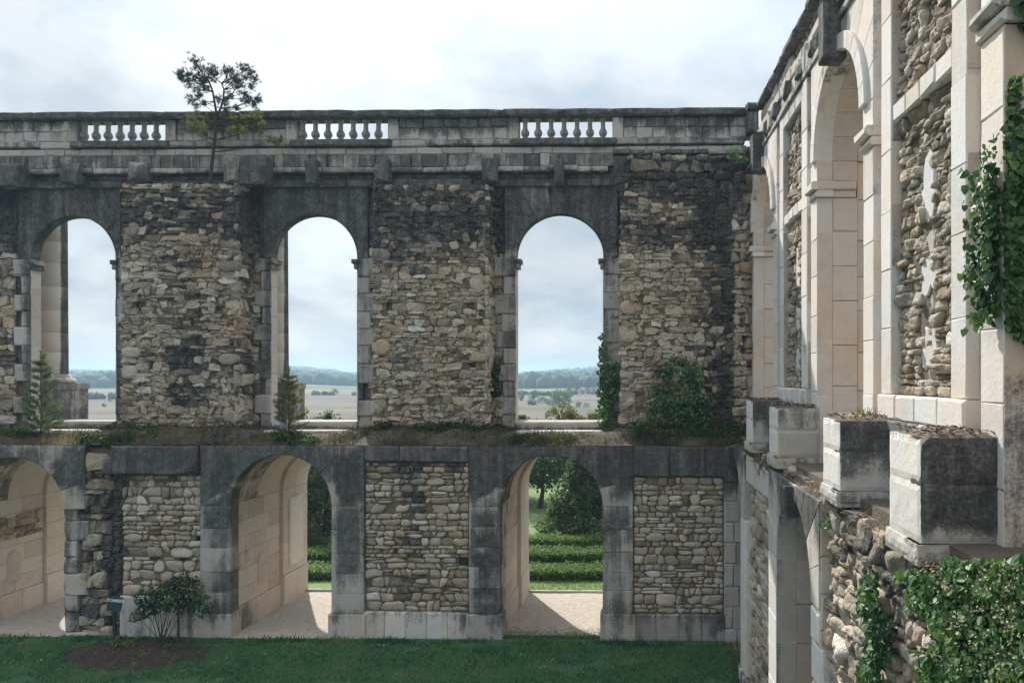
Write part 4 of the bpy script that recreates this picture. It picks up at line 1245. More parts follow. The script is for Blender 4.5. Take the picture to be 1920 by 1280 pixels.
# ---- upper storey
Z0U, ZTU = 5.5, 13.55
for ci, c in enumerate(CEN):
    ap = MB(); box_mb(ap, XU + .3 - RX, XU + .36 - RX, c - .1 - RY, c + .1 - RY, SP_U + AR_U + .05, ZTU - .1, .5, .4)
    ar = ap.build('archway', M['mortar'], right)
    arch_ring(ar, RU_, c, SP_U, AR_U, c - AR_U - .50, c + AR_U + .50, ZTU, -.3, 0.0, 11, 'pale', tone=.45, gap=.001, bev=.005)
    # raised archivolt
    for k in range(15):
        a0, a1 = math.pi * k / 15, math.pi * (k + 1) / 15
        if k == 7: continue
        poly = arc(c, SP_U, AR_U - .006, a0, a1, 4) + arc(c, SP_U, AR_U + .27, a1, a0, 4)
        piece(ar, RU_, 'archivolt_stone', poly, -.05, .075, 'pale', bev=.006, gap=.001, step=.6, extra=.06, wear=.4)
    kz = SP_U + AR_U
    block(ar, RU_, 'keystone', c - .21, c + .21, kz - .12, kz + .95, -.1, .30, 'ashlar', bev=.02, tone=.6, extra=.6)
    for s in (-1, 1):
        e = c + s * AR_U
        o = c + s * (AR_U + .50)
        zb = 5.5 if (s == 1 and ci == 0) or (s == -1) else 6.3
        strip(ar, RU_, min(e, o), max(e, o), zb, 10.84, -.3, 0, .82, 'pale', name='jamb_stone')
        strip(ar, RU_, min(e, o), max(e, o), 11.15, SP_U, -.3, 0, .5, 'pale', name='jamb_stone')
        # impost, two steps
        for (za, zb2, d) in ((10.84, 10.98, .05), (10.983, 11.15, .13)):
            block(ar, RU_, 'impost', min(e, o) - (.09 if s == 1 else .03) * 1, max(e, o) + (.09 if s == -1 else .03), za, zb2, -.3, d, 'pale', bev=.015, extra=.12 if d > .1 else 0)
    # far jamb's reveal
    fv = face_mY(c + AR_U, lambda u, v, ci=ci: (.55 * sstep((7.75 - v) / .5) if ci == 0 else 0) - .05 + .32 * sstep((v - 11.2) / 1.0) - .05 * sstep((8 - v) / 1))
    courses(ar, fv, XU + .30, XU + .80, Z0U, 10.84, -.1, .004, .80, 2.2, 'clean', name='reveal_block', gap=.004, bev=.006, tone=.5, jit=.002, step=2)
    courses(ar, fv, XU + .008, XU + .298, Z0U, 10.84, -.1, .004, .80, 2.2, 'clean', name='reveal_block', gap=.001, bev=.003, tone=.52, jit=.001, step=.2)
    courses(ar, fv, XU + .008, XU + .298, 11.15, SP_U, -.1, .004, .45, 2.2, 'clean', name='reveal_block', gap=.001, bev=.003, tone=.5, jit=.001, step=.2)
    courses(ar, fv, XU + .80, XU + 1.25, Z0U, SP_U, -.1, -.05, .80, 2.2, 'clean', name='reveal_block', gap=.004, bev=.006, tone=.5, jit=.002, step=2)
    courses(ar, fv, XU + .30, XU + .80, 11.15, SP_U, -.1, .004, .45, 2.2, 'clean', name='reveal_block', gap=.004, bev=.006, tone=.45, step=2)
    block(ar, fv, 'impost', XU + .005, XU + .76, 10.84, 10.98, -.05, .05, 'clean', bev=.012, tone=.5)
    block(ar, fv, 'impost', XU - .02, XU + .76, 10.983, 11.15, -.05, .095, 'clean', bev=.015, tone=.46)
    for k in range(10):
        a0, a1 = math.pi * k / 10, math.pi * (k + 1) / 10
        poly = arc(c, SP_U, AR_U - .004, a0, a1, 3) + arc(c, SP_U, AR_U + .12, a1, a0, 3)
        for (x0, x1) in ((.30, .80), (.80, 1.28)):
            piece(ar, Frame(lambda u, v, d, x0=x0: (XU + x0 + d - RX, u - RY, v), False, lambda u, v: .22), 'vault_stone', poly, 0, x1 - x0, 'clean', bev=.004, gap=.003, step=2, tone=.44)

for (c0, c1_) in ((CEN[0], CEN[1]), (CEN[1], CEN[2])):
    y0, y1 = c0 + AR_U + .50, c1_ - AR_U - .50           # recess between the jambs
    pb = (y0 + .35, y0 + .85 if c0 > 10 else y0 + .75)
    pa = (y1 - .78, y1 - .36)
    pr = group_part('pier', RU_, y0 - .05, y1 + .05, 5.5, ZTU, -.2)
    # recessed toothed quoins beside the jambs
    for (a, b) in ((y0, pb[0]), (pa[1], y1)):
        v = 6.62
        k = 0
        while v < ZTU - .1:
            h = random.uniform(.5, .66)
            cut = .09 if k % 2 else 0.0
            block(pr, RU_, 'quoin_stone', a + (cut if a == y0 else 0), b - (cut if b == y1 else 0), v, min(v + h, ZTU), -.3, -.15 + random.uniform(-.01, .01), 'clean', gap=.006, bev=.012, tone=.42, extra=.1)
            v += h; k += 1
    for (a, b) in (pb, pa):
        strip(pr, RU_, a, b, 7.07, ZTU, -.3, 0, .95, 'pale', name='pilaster_stone')
        # camera-facing flanks, their shade put into a darker tone and stain
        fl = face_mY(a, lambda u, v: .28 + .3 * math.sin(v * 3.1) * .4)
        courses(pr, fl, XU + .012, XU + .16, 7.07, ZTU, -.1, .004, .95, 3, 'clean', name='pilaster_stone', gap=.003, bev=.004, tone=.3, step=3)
    # plinth
    for k in range(4):
        a = pb[0] - .04 + (pa[1] - pb[0] + .08) * k / 4; b = pb[0] - .04 + (pa[1] - pb[0] + .08) * (k + 1) / 4
        block(pr, RU_, 'plinth_block', a, b, 6.72, 7.065, -.3, .05, 'pale', gap=.003, bev=.015)
    block(pr, RU_, 'plinth_block', pb[0] - .2, pa[1] + .2, 6.55, 6.717, -.3, .12, 'pale', gap=.003, bev=.02, extra=.2)
    block(pr, RU_, 'plinth_block', pb[0] - .1, pa[1] + .1, 5.5, 6.547, -.3, .02, 'pale', gap=.003, bev=.02, extra=.2)
    # string band across the panel, lintel over it
    for k in range(4):
        a = pb[1] + (pa[0] - pb[1]) * k / 4; b = pb[1] + (pa[0] - pb[1]) * (k + 1) / 4
        block(pr, RU_, 'band_block', a, b, 10.90, 11.18, -.3, -.02, 'pale', gap=.003, bev=.014)
    for k in range(3):
        a = pb[1] + (pa[0] - pb[1]) * k / 3; b = pb[1] + (pa[0] - pb[1]) * (k + 1) / 3
        block(pr, RU_, 'lintel_block', a, b, 13.2, ZTU, -.3, .0, 'ashlar', gap=.003, bev=.014, tone=.75)
    near = 3.0 if c0 < 10 else 1.0
    grid_plane(RU_, pb[1], pa[0], 7.0, 13.2, -.158, .10, .025).build('mortar_bed', M['mortar'], right)
    for (za, zb) in ((7.07, 10.9), (11.18, 13.2)):
        slot = (lambda u, v, m=(pb[1] + pa[0]) / 2: abs(u - m) < .15 and 7.3 < v < 10.35) if za < 8 else None
        rubble(STR, pr, RUR, pb[1], pa[0], za, zb, .27, .125, -.19, .068, .003, 0, slot, boxy=.5, rough=1.0, scale=near * .6, jit=.24, fine=.05 if near > 2 else 0)
    # plaster left on the brick patching in the panel's middle
    m = (pb[1] + pa[0]) / 2
    for (za, zb, w, d) in ((9.35, 10.25, .24, -.112), (8.95, 9.35, .14, -.135), (8.42, 8.95, .27, -.115), (7.95, 8.42, .12, -.14), (7.45, 7.95, .27, -.112), (7.1, 7.45, .06, -.13)):
        poly = [(m - w + random.uniform(-.04, .05), za), (m + random.uniform(-.05, .05), za - .05), (m + w * .8, za + random.uniform(-.03, .05)), (m + w, (za + zb) / 2), (m + w * .7 + random.uniform(-.05, .04), zb), (m - w * .6, zb + random.uniform(-.04, .06)), (m - w, (za + zb) / 2 + .1)]
        poly = [(a + random.gauss(0, .022), b + random.gauss(0, .022)) for a, b in subdiv(poly, .10)]
        piece(pr, RU_, 'plaster_patch', poly, -.25, d - .02, 'plaster', bev=.02, step=.09, wear=1.2, gap=0, tone=.55 if w > .2 else .2, stain=.05 if w > .2 else .22)

# far end pier beside the back wall, and the slanting rubble corner
pr = group_part('pier', RU_, CEN[2] + AR_U + .5, 24, 5.5, ZTU, -.05)
px_, py_, _ = BW(BU(1384, 1.4), 1.36, 0)
p0 = Vector((px_, py_)); p1 = Vector((XU + .05, CEN[2] + AR_U + .35))
du = (p1 - p0); LEN = du.length; du.normalize(); nrm = Vector((du.y, -du.x))
fc = Frame(lambda u, v, d: (p0.x + du.x * u + nrm.x * d - RX, p0.y + du.y * u + nrm.y * d - RY, v), False, lambda u, v: .05 + .45 * sstep((v - 11.5) / 1.2) + .2 * sstep((.3 - u) / .3))
cp = grid_plane(fc, -.1, LEN, 5.6, 13.3, -.15, .3, .04).build('rubble_corner', M['mortar'], right)
rubble(STR, cp, fc, -.1, LEN + .08, 5.6, 13.35, .26, .22, -.16, .20, .006, .06, boxy=.3, rough=1.7, scale=.6)

# ---- entablature and parapet
XP = 4.13
R_en = RStains(.30, [(0, 25, 13.5, 13.9, .2, .2)])
R_pa = RStains(.08, [(0, 25, 15.3, 15.7, .6, .1), (0, 25, 14.98, 15.06, .35, .1)])
RE, RP = rframe(XU + .05, R_en), rframe(XP, R_pa)
en = group_part('entablature', RE, 5, 23.6, 13.56, 14.75, -.30)
def run(parent, fr, y0, y1, z0, z1, d0, d1, bl, name, mat='ashlar', jit=.01, drop=0, **kw):
    u = y0
    while u < y1:
        w = bl * random.uniform(.7, 1.3)
        if random.random() >= drop:
            block(parent, fr, name, u, min(y1, u + w), z0, z1, d0, d1 + random.gauss(0, jit), mat, gap=.004, **kw)
        u += w
run(en, RE, 9.5, 23.6, 13.56, 13.72, -.3, .10, .9, 'ledge_block', tone=.6)
run(en, RE, 9.5, 23.6, 13.724, 14.12, -.3, .02, .42, 'frieze_block', jit=.04, tone=.62)
run(en, RE, 9.5, 23.6, 14.124, 14.36, -.35, .05, .7, 'fascia_block', tone=.7, drop=.15)
run(en, RE, 9.5, 23.4, 14.364, 14.60, -.4, -.12, .6, 'fascia_block', tone=.75)
for yk in (10.2, 11.4, 13.3, 15.4, 16.6, 17.9, 19.3, 20.6, 22.2):
    block(right, RE, 'bracket_stone', yk - .2, yk + .2, 13.73, 14.1, -.1, .16, 'ashlar', bev=.03, wear=1.6, extra=.3)
pm = MB()
box_mb(pm, XP + .10 - RX, XP + .4 - RX, 19.2 - RY, 23.45 - RY, 14.6, 15.36, .5, .3)
po = pm.build('parapet', M['mortar'], right)
pm2 = MB(); box_mb(pm2, XP + .10 - RX, XP + .4 - RX, 9.0 - RY, 16.7 - RY, 14.6, 15.36, .5, .3); pm2.build('parapet_wall', M['mortar'], po)
courses(po, RP, 19.2, 23.45, 14.75, 15.36, -.12, 0, .31, .5, 'ashlar', name='parapet_block', gap=.004, tone=.66, wear=1.4)
courses(po, RP, 9.0, 16.7, 14.75, 15.36, -.12, 0, .31, .5, 'ashlar', name='parapet_block', gap=.004, tone=.66, wear=1.4)
run(po, RP, 9.0, 23.4, 14.604, 14.747, -.45, .14, 1.0, 'base_slab', extra=.2)
run(po, RP, 9.0, 23.4, 15.364, 15.56, -.5, .16, 1.4, 'coping_slab', bev=.03, wear=1.3)
for k in range(7):
    o = bal0.copy(); COL.objects.link(o); o.parent = po
    o.location = (XP + .2 - RX, 16.85 + (19.2 - 16.7) * (k + .4) / 7 - RY, 14.75)
    o.scale = (1, 1, (15.36 - 14.75) / H)
# ================================================================== GROUND AND DISTANCE
def lawn_z(X, Yw):
    # the courtyard lawn falls away gently towards the camera
    u = (X - OX) * BC - (Yw - OY) * BS; L = (X - OX) * BS + (Yw - OY) * BC
    f = max(0.0, -.25 - L)
    return -.20 * f + .03 * mnoise.noise(Vector((X * .6, Yw * .6, 0))) * min(1, f * 2)

# courtyard lawn
mb = MB(); V = []
xs = np.arange(-30, 3.2, .4); Ls = np.concatenate([[.12, -.05, -.25], np.arange(-.6, -22, -.4)])
for L in Ls:
    for x in xs:
        X, Yw, _ = BW(x - OX, L, 0)
        V.append((X, Yw, lawn_z(X, Yw) if L < -.1 else 0.0))
n = len(xs)
mb.add(V, [(j * n + i, (j + 1) * n + i, (j + 1) * n + i + 1, j * n + i + 1) for j in range(len(Ls) - 1) for i in range(n - 1)], .5, 0)
mb.build('courtyard_lawn', M['lawn'], None, smooth=True, kind='structure')
# gravel in and behind the passages
def sheet(name, mat, pts, z, kind='structure', step=None):
    mb = MB(); mb.add([(p[0], p[1], z) for p in pts], [tuple(range(len(pts)))], .5, 0)
    return mb.build(name, M[mat], None, kind=kind)
def bsheet(name, mat, u0, u1, L0, L1, z, amp=.02, step=.35):
    mb = MB(); V = []
    us = np.linspace(u0, u1, max(2, int((u1 - u0) / step))); Ls = np.linspace(L0, L1, max(2, int((L1 - L0) / step)))
    for L in Ls:
        for u in us:
            X, Yw, _ = BW(u, L, 0); V.append((X, Yw, z + amp * mnoise.noise(Vector((X * .9, Yw * .9, 2)))))
    n = len(us)
    mb.add(V, [(j * n + i, j * n + i + 1, (j + 1) * n + i + 1, (j + 1) * n + i) for j in range(len(Ls) - 1) for i in range(n - 1)], .5, 0)
    return mb.build(name, M[mat], None, smooth=True, kind='structure')
for (a, b, cr), f in zip(LOW, (-.12, -.12, .28)):
    bsheet('gravel_path', 'gravel', a + .02, b - .02, f, 4.58, .014)
bsheet('garden_lawn', 'meadow', -60, 40, 4.66, 34, .03, .05, 1.2)

# the wide ground: fields out to wooded hills
FAR = 2000.0
pts_h = [(-1.6, 690), (-.9, 690), (-.75, 696), (-.72, 697.5), (-.66, 700), (-.60, 694), (-.52, 689), (-.45, 690.5), (-.42, 692.5), (-.385, 697), (-.35, 704), (-.30, 707), (-.2, 708), (-.14, 705), (-.115, 701.5), (-.09, 698), (-.06, 695.5), (-.035, 693), (0, 690), (.2, 694), (1.6, 692)]
def crest(a):
    for (a0, p0), (a1, p1) in zip(pts_h[:-1], pts_h[1:]):
        if a0 <= a <= a1:
            t = sstep((a - a0) / (a1 - a0)); p = p0 + (p1 - p0) * t
            return CAMZ + (VY - p) * FAR / FPX
    return 25.0
def land(X, Yw):
    if Yw < 27.4: return -7.0
    if Yw < 330: return -.12
    a = X / max(Yw, 1)
    h = crest(max(-1.59, min(1.59, a)))
    t = (Yw - 330) / (FAR - 330)
    if t <= 1:
        g = .45 * sstep(t * 1.02) + .55 * t ** .8
        n = .12 * mnoise.noise(Vector((X * .004, Yw * .004, 1)))
        return -.12 + (h + .12) * max(0, g + n * math.sin(math.pi * min(1, t)))
    return h - (Yw - FAR) * .03
mb = MB(); V = []
ysl = [-60, 0, 27.3, 27.5, 40, 60, 90, 130, 180, 240, 330] + [330 + (FAR - 330) * (k / 36) for k in range(1, 37)] + [FAR + 300, FAR + 600]
as_ = np.linspace(-1.55, 1.55, 150)
for Yw in ysl:
    w = max(Yw, 120)
    for a in as_:
        V.append((a * w, Yw, land(a * w, Yw)))
n = len(as_)
mb.add(V, [(j * n + i, j * n + i + 1, (j + 1) * n + i + 1, (j + 1) * n + i) for j in range(len(ysl) - 1) for i in range(n - 1)], .5, 0)
mb.build('fields', M['fields'], None, smooth=True, kind='structure')

# wooded hills: canopies packed over the slopes
def blob_mesh(rng, n, place, size, tone_fn):
    # low icosahedra, squashed and jittered
    ph = (1 + 5 ** .5) / 2
    iv = np.array([(-1, ph, 0), (1, ph, 0), (-1, -ph, 0), (1, -ph, 0), (0, -1, ph), (0, 1, ph), (0, -1, -ph), (0, 1, -ph), (ph, 0, -1), (ph, 0, 1), (-ph, 0, -1), (-ph, 0, 1)]) / 1.9
    fi = np.array([(0, 11, 5), (0, 5, 1), (0, 1, 7), (0, 7, 10), (0, 10, 11), (1, 5, 9), (5, 11, 4), (11, 10, 2), (10, 7, 6), (7, 1, 8), (3, 9, 4), (3, 4, 2), (3, 2, 6), (3, 6, 8), (3, 8, 9), (4, 9, 5), (2, 4, 11), (6, 2, 10), (8, 6, 7), (9, 8, 1)])
    Vs, Fs, T = [], [], []
    for k in range(n):
        p = place()
        if p is None: continue
        s = size() 
        v = iv * rng.uniform(.7, 1.3, (12, 3)) * np.array([s, s, s * rng.uniform(.8, 1.2)]) + np.array(p)
        Fs.append(fi + 12 * len(Vs)); Vs.append(v); T.append(np.full(12, tone_fn()) + rng.normal(0, .05, 12))
    return np.concatenate(Vs), np.concatenate(Fs), np.concatenate(T)
def place_wood():
    for _ in range(40):
        t = RNG.uniform(0, 1) ** 1.25
        Yw = 365 + (FAR - 340) * t
        a = RNG.uniform(-.95, .12)
        X = a * Yw
        cl = mnoise.noise(Vector((X * .0032, Yw * .0045, 7)))
        if Yw > FAR - 150 or cl > -.16 + .10 * mnoise.noise(Vector((X * .02, Yw * .02, 1))):
            return (X, Yw, land(X, Yw) + 2.0)
    return None
Vw, Fw, Tw = blob_mesh(RNG, 9000, place_wood, lambda: RNG.uniform(3.0, 6.5), lambda: RNG.normal(.5, .14))
np_mesh('woodland', Vw, Fw, Tw, M['wood'], None, 'stuff', True)

# hedgerows between the fields
def place_row():
    k = RNG.integers(0, 5)
    y0, a0, a1, sl = ((285, -.80, -.60, .02), (318, -.50, -.28, -.03), (300, -.18, -.07, .05), (322, -.14, 0.05, .02), (255, -.72, -.62, .04))[k]
    a = RNG.uniform(a0, a1)
    if mnoise.noise(Vector((a * 45, k, 0))) < -.1: return None
    Yw = y0 + sl * (a - a0) * y0 * 6 + RNG.normal(0, 1)
    return (a * Yw, Yw, .4)
Vh, Fh, Th = blob_mesh(RNG, 460, place_row, lambda: RNG.uniform(.5, 1.5), lambda: RNG.normal(.5, .16))
np_mesh('hedgerow', Vh, Fh, Th, M['wood'], None, 'stuff', True)
# ================================================================== COLUMNS ON THE TERRACE
for k, (pxc, lab) in enumerate(((99, 'stout column with a darkened right flank, behind the sapling in the first archway'), (515, 'column half hidden by the jamb of the middle upper archway'), (921, 'column behind the third pier, only its plinth edge showing'))):
    L = 3.9; u = BU(pxc, L)
    X, Yw, _ = BW(u, L, 0)
    col = empty('stone_column', (X, Yw, 5.88), -BA)
    tag(col, lab, 'column', 'columns along the terrace edge')
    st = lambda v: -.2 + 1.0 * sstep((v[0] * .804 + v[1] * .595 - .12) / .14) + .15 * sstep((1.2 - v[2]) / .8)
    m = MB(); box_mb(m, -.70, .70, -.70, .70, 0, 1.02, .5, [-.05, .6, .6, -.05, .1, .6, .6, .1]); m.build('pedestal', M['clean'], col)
    m = MB(); box_mb(m, -.73, .73, -.73, .73, 1.023, 1.22, .4, .55); m.build('pedestal_cap', M['clean'], col)
    m = MB(); lathe(m, [(.62, 1.223), (.66, 1.28), (.62, 1.36), (.52, 1.40), (.50, 1.46), (.47, 1.52)], 0, 0, 24, .45, .35); m.build('base_moulding', M['clean'], col, smooth=True)
    z = 1.523; q = 0
    while z < 8.4:
        h = random.uniform(.62, .78); r = .435 - .004 * q
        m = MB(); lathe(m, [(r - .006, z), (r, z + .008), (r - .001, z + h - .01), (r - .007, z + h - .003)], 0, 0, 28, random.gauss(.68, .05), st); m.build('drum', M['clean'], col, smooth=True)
        z += h; q += 1
    m = MB(); lathe(m, [(.41, z), (.52, z + .2), (.60, z + .25), (.60, z + .4)], 0, 0, 24, .45, .3); m.build('capital', M['clean'], col, smooth=True)

# ================================================================== FOLIAGE TOOLS
LEAFQ = np.array([(0, 0, 0), (.36, .5, .10), (0, 1, 0), (-.36, .5, .10)]); LEAFQ_F = np.array([(0, 1, 2, 3)])
IVYQ = np.array([(0, 0, 0), (.52, .12, .10), (.40, .58, .06), (0, 1.0, -.08), (-.40, .58, .06), (-.52, .12, .10)]); IVYQ_F = np.array([(0, 1, 2, 3), (0, 3, 4, 5)])
NEED = np.array([(-.05, 0, 0), (.05, 0, 0), (.012, 1, 0), (-.012, 1, 0)]); NEED_F = np.array([(0, 1, 2, 3)])

def nrmz(a):
    return a / np.maximum(1e-9, np.linalg.norm(a, axis=1, keepdims=True))

def leaf_basis(axis, normal):
    axis = nrmz(axis); normal = nrmz(normal - axis * (normal * axis).sum(1, keepdims=True) + 1e-6)
    side = np.cross(axis, normal)
    return side, axis, normal

def leaf_arrays(P, axis, normal, size, shape, faces, width=1.0):
    s, a, n = leaf_basis(axis, normal)
    k = len(shape)
    V = (P[:, None, :] + size[:, None, None] * (shape[None, :, 0, None] * width * s[:, None, :] + shape[None, :, 1, None] * a[:, None, :] + shape[None, :, 2, None] * n[:, None, :]))
    F = (faces[None] + (np.arange(len(P)) * k)[:, None, None]).reshape(-1, faces.shape[1])
    return V.reshape(-1, 3), F

def leaves(name, P, axis, normal, size, tone, mat, parent=None, kind=None, shape=(LEAFQ, LEAFQ_F), width=1.0):
    V, F = leaf_arrays(P, axis, normal, size, shape[0], shape[1], width)
    return np_mesh(name, V, F, np.repeat(tone, len(shape[0])), M[mat], parent, kind)

def rnd(n, s=1.0): return RNG.normal(0, s, (n, 3))

def crown(parent, name, centers, radii, per, size, mat, tone=.5, spread=.14, squash=.8, up=.3, kind=None, shell=.6):
    """leaf clumps: each clump is a shell of small leaf faces, clumps differ in tone"""
    Ps, As, Ns, Ts = [], [], [], []
    for c, r in zip(centers, radii):
        m = int(per * (r / np.mean(radii)) ** 2) + 1
        d = nrmz(rnd(m)); rr = r * RNG.uniform(shell, 1.1, (m, 1)) ** 1.0
        Ps.append(np.array(c) + d * rr * np.array([1, 1, squash]))
        As.append(d + rnd(m, .6) + np.array([0, 0, -.3])); Ns.append(d + rnd(m, .5) + np.array([0, 0, up]))
        Ts.append(np.full(m, tone + RNG.normal(0, spread)) + RNG.normal(0, .09, m))
    P = np.concatenate(Ps); n = len(P)
    return leaves(name, P, np.concatenate(As), np.concatenate(Ns), size * RNG.uniform(.6, 1.3, n), np.concatenate(Ts), mat, parent, kind)

def tree(name, label, cat, X, Yw, z0, h, w, mat, group=None, n=40, per=60, size=.2, tone=.5, trunk=.28, shape='round', lean=0, bark=True, rcl=.24):
    t = empty(name, (X, Yw, z0)); tag(t, label, cat, group)
    cs, rs = [], []
    for i in range(n):
        if shape == 'cone':
            f = RNG.uniform(0, 1) ** .75; zz = h * (.04 + .93 * f)
            rad = w / 2 * (1 - f) ** .8 * RNG.uniform(.45, 1.0); a = RNG.uniform(0, 6.28)
            cs.append((rad * math.cos(a), rad * math.sin(a), zz)); rs.append(w * .10 * (1.25 - f * .8) * RNG.uniform(.7, 1.3))
        else:
            d = RNG.normal(0, 1, 3); d /= np.linalg.norm(d); q = RNG.uniform(.35, 1) ** .6
            lo = trunk * h
            cs.append((d[0] * q * w / 2 * .82, d[1] * q * w / 2 * .82, lo + (h - lo) * (.5 + .44 * d[2] * q))); rs.append(w * rcl * .6 * RNG.uniform(.6, 1.3))
    if bark:
        m = MB(); top = h * (.9 if shape == 'cone' else .62)
        tube(m, [(0, 0, -.05), (.03 * w, 0, h * .2), (lean + .02 * w, .02, h * .42), (lean, 0, top)], .035 * h ** .9 + .02, .02, 7, .4)
        m.build('trunk', M['bark'], t, smooth=True)
        if shape != 'cone':
            m = MB()
            for c in cs[::3]:
                tube(m, [(lean * .5, 0, h * .25), (c[0] * .5, c[1] * .5, h * .25 + (c[2] - h * .25) * .62), c], .012 * h, .008, 4, .4)
            m.build('limb', M['bark'], t, kind='stuff')
    crown(t, 'crown', cs, rs, per, size, mat, tone)
    return t

# ================================================================== GARDEN BEHIND: hedges, trees
def at(px, Yw, py=None):
    return ((px - VX) * Yw / FPX, Yw, None if py is None else CAMZ - (py - VY) * Yw / FPX)
for k, (Y0, Y1, h) in enumerate(((27.7, 28.9, .36), (30.3, 31.5, .40), (33.0, 34.0, .36))):
    x0, x1 = -15.5, 4.0
    hd = empty('hedge', ((x0 + x1) / 2, (Y0 + Y1) / 2, 0)); tag(hd, ('low clipped hedge nearest the archway, beyond the gravel edge', 'low clipped hedge in the middle of the three rows', 'low clipped hedge farthest back, at the foot of the conifer')[k], 'hedge', 'clipped hedges in the garden')
    m = MB(); box_mb(m, -(x1 - x0) / 2, (x1 - x0) / 2, -(Y1 - Y0) / 2 + .08, (Y1 - Y0) / 2 - .08, 0, h - .06, .3, 0); m.build('hedge_core', M['hedge'], hd)
    n = 11000
    side = RNG.uniform(0, 1, n) < .42
    x = RNG.uniform(x0, x1, n); y = np.where(side, Y0 + RNG.normal(0, .05, n), RNG.uniform(Y0, Y1, n)); z = np.where(side, RNG.uniform(.02, h, n), h + RNG.normal(0, .035, n))
    bump = np.array([mnoise.noise(Vector((a * .9, b * .9, k * 5.0))) for a, b in zip(x, y)]) * .11
    P = np.stack([x - (x0 + x1) / 2, y - (Y0 + Y1) / 2, z + bump * np.where(side, .3, 1)], 1)
    N = np.where(side[:, None], np.array([0, -1, .3]), np.array([0, 0, 1])) + rnd(n, .45)
    tone = np.where(side, .40, .68) + RNG.normal(0, .12, n) + bump * 2  # lit top and shaded front are put into the leaf tone
    leaves('clipped_foliage', P, rnd(n) + np.array([0, 0, .6]), N, RNG.uniform(.06, .13, n), tone, 'hedge', hd, 'stuff')
# kerb between gravel and garden lawn
kb = MB()
for k in range(24):
    u = -16 + k * .8
    fr = Frame(lambda a, b, d: BW(a, b, d), False, lambda a, b: .15)
    prism(kb, fr, rect(u, u + .8, 4.56, 4.68), -.1, .085, bev=.012, gap=.004)
kb.build('kerb', M['ashlar'], None, kind='structure')

X, Yw, _ = at(1098, 36)
tree('conifer_tree', 'broad dark green conifer standing on the sunlit lawn beyond the right archway', 'tree', X, Yw, 0, 4.6, 3.9, 'yew', 'trees in the garden', 210, 95, .13, .48, .05, 'cone')
for (px, Yw, h, w, lab) in ((607, 35, 5.0, 4.4, 'dark conifer with drooping sprays framed by the middle lower archway'), (548, 38, 4.6, 4.0, 'conifer mostly hidden behind the passage wall of the middle lower archway')):
    X, _, _ = at(px, Yw)
    tree('conifer_tree', lab, 'tree', X, Yw, 0, h, w, 'yew', 'trees in the garden', 170, 90, .14, .55, .05, 'cone')
labs = ['dark leafy tree with a thin leaning trunk left of the broad conifer', 'shadowy leafy tree directly behind the broad conifer', 'leafy tree behind the right edge of the right lower archway', 'leafy tree left of the thin-trunked tree, behind the passage wall', 'leafy tree in shade behind the framed conifer', 'leafy tree at the far left of the garden trees', 'leafy tree deep in shade, second from the left end of the tree row']
for (px, Yw, h, w), lab in zip(((1012, 43, 4.7, 5.4), (1085, 46, 4.7, 5.6), (1150, 47, 4.6, 5.6), (940, 47, 4.8, 5.6), (615, 46, 4.9, 6), (520, 44, 4.7, 6), (575, 50, 4.8, 6)), labs):
    X, _, _ = at(px, Yw)
    tree('broadleaf_tree', lab, 'tree', X, Yw, 0, h, w, 'leaf', 'trees in the garden', 60, 90, .20, .42, .30)
# an understorey behind the trunks closes the view
cs = [(RNG.uniform(-26, 3), RNG.uniform(54, 58), RNG.uniform(.8, 3.8)) for _ in range(120)]
crown(None, 'undergrowth', cs, [RNG.uniform(.6, 1.2) for _ in cs], 90, .28, 'leaf', .35, kind='stuff')

# shrubs at the terrace's outer edge
for (px0, px1, py, lab, mat, dens, tn) in ((1022, 1086, 753, 'bushy yellow-green shrub in the right upper archway, above the sill', 'yellowleaf', 13, .5), (1098, 1128, 771, 'small yellow shrub next to the ivied jamb of the right upper archway', 'yellowleaf', 6, .6), (974, 986, 779, 'tiny dark shrub at the left end of the right upper sill', 'leaf', 3, .6), (610, 626, 768, 'small round dark shrub on the terrace edge in the middle upper archway', 'pine', 4, .6), (1062, 1094, 774, 'low straggling shrub between the two yellow shrubs', 'yellowleaf', 5, .35)):
    Yw = 26.1
    X0, _, zt = at(px0, Yw, py); X1, _, _ = at(px1, Yw)
    sh = empty('shrub', ((X0 + X1) / 2, Yw, 5.88)); tag(sh, lab, 'shrub', 'shrubs on the terrace edge')
    w = X1 - X0; h = zt - 5.88
    cs, rs = [], []
    for i in range(dens * 3):
        a = RNG.uniform(-1, 1); f = RNG.uniform(.15, .95) * (1 - .55 * a * a) 
        cs.append((a * w * .46, RNG.uniform(-.25, .25) * w, f * h * .95)); rs.append(.085)
    m = MB()
    for c in cs[::2]: tube(m, [(c[0] * .15, 0, -.02), (c[0] * .5, c[1] * .5, c[2] * .55), c], .012, .004, 4, .4)
    m.build('stem', M['bark'], sh)
    crown(sh, 'foliage', cs, rs, 26, .055, mat, tn, spread=.12)

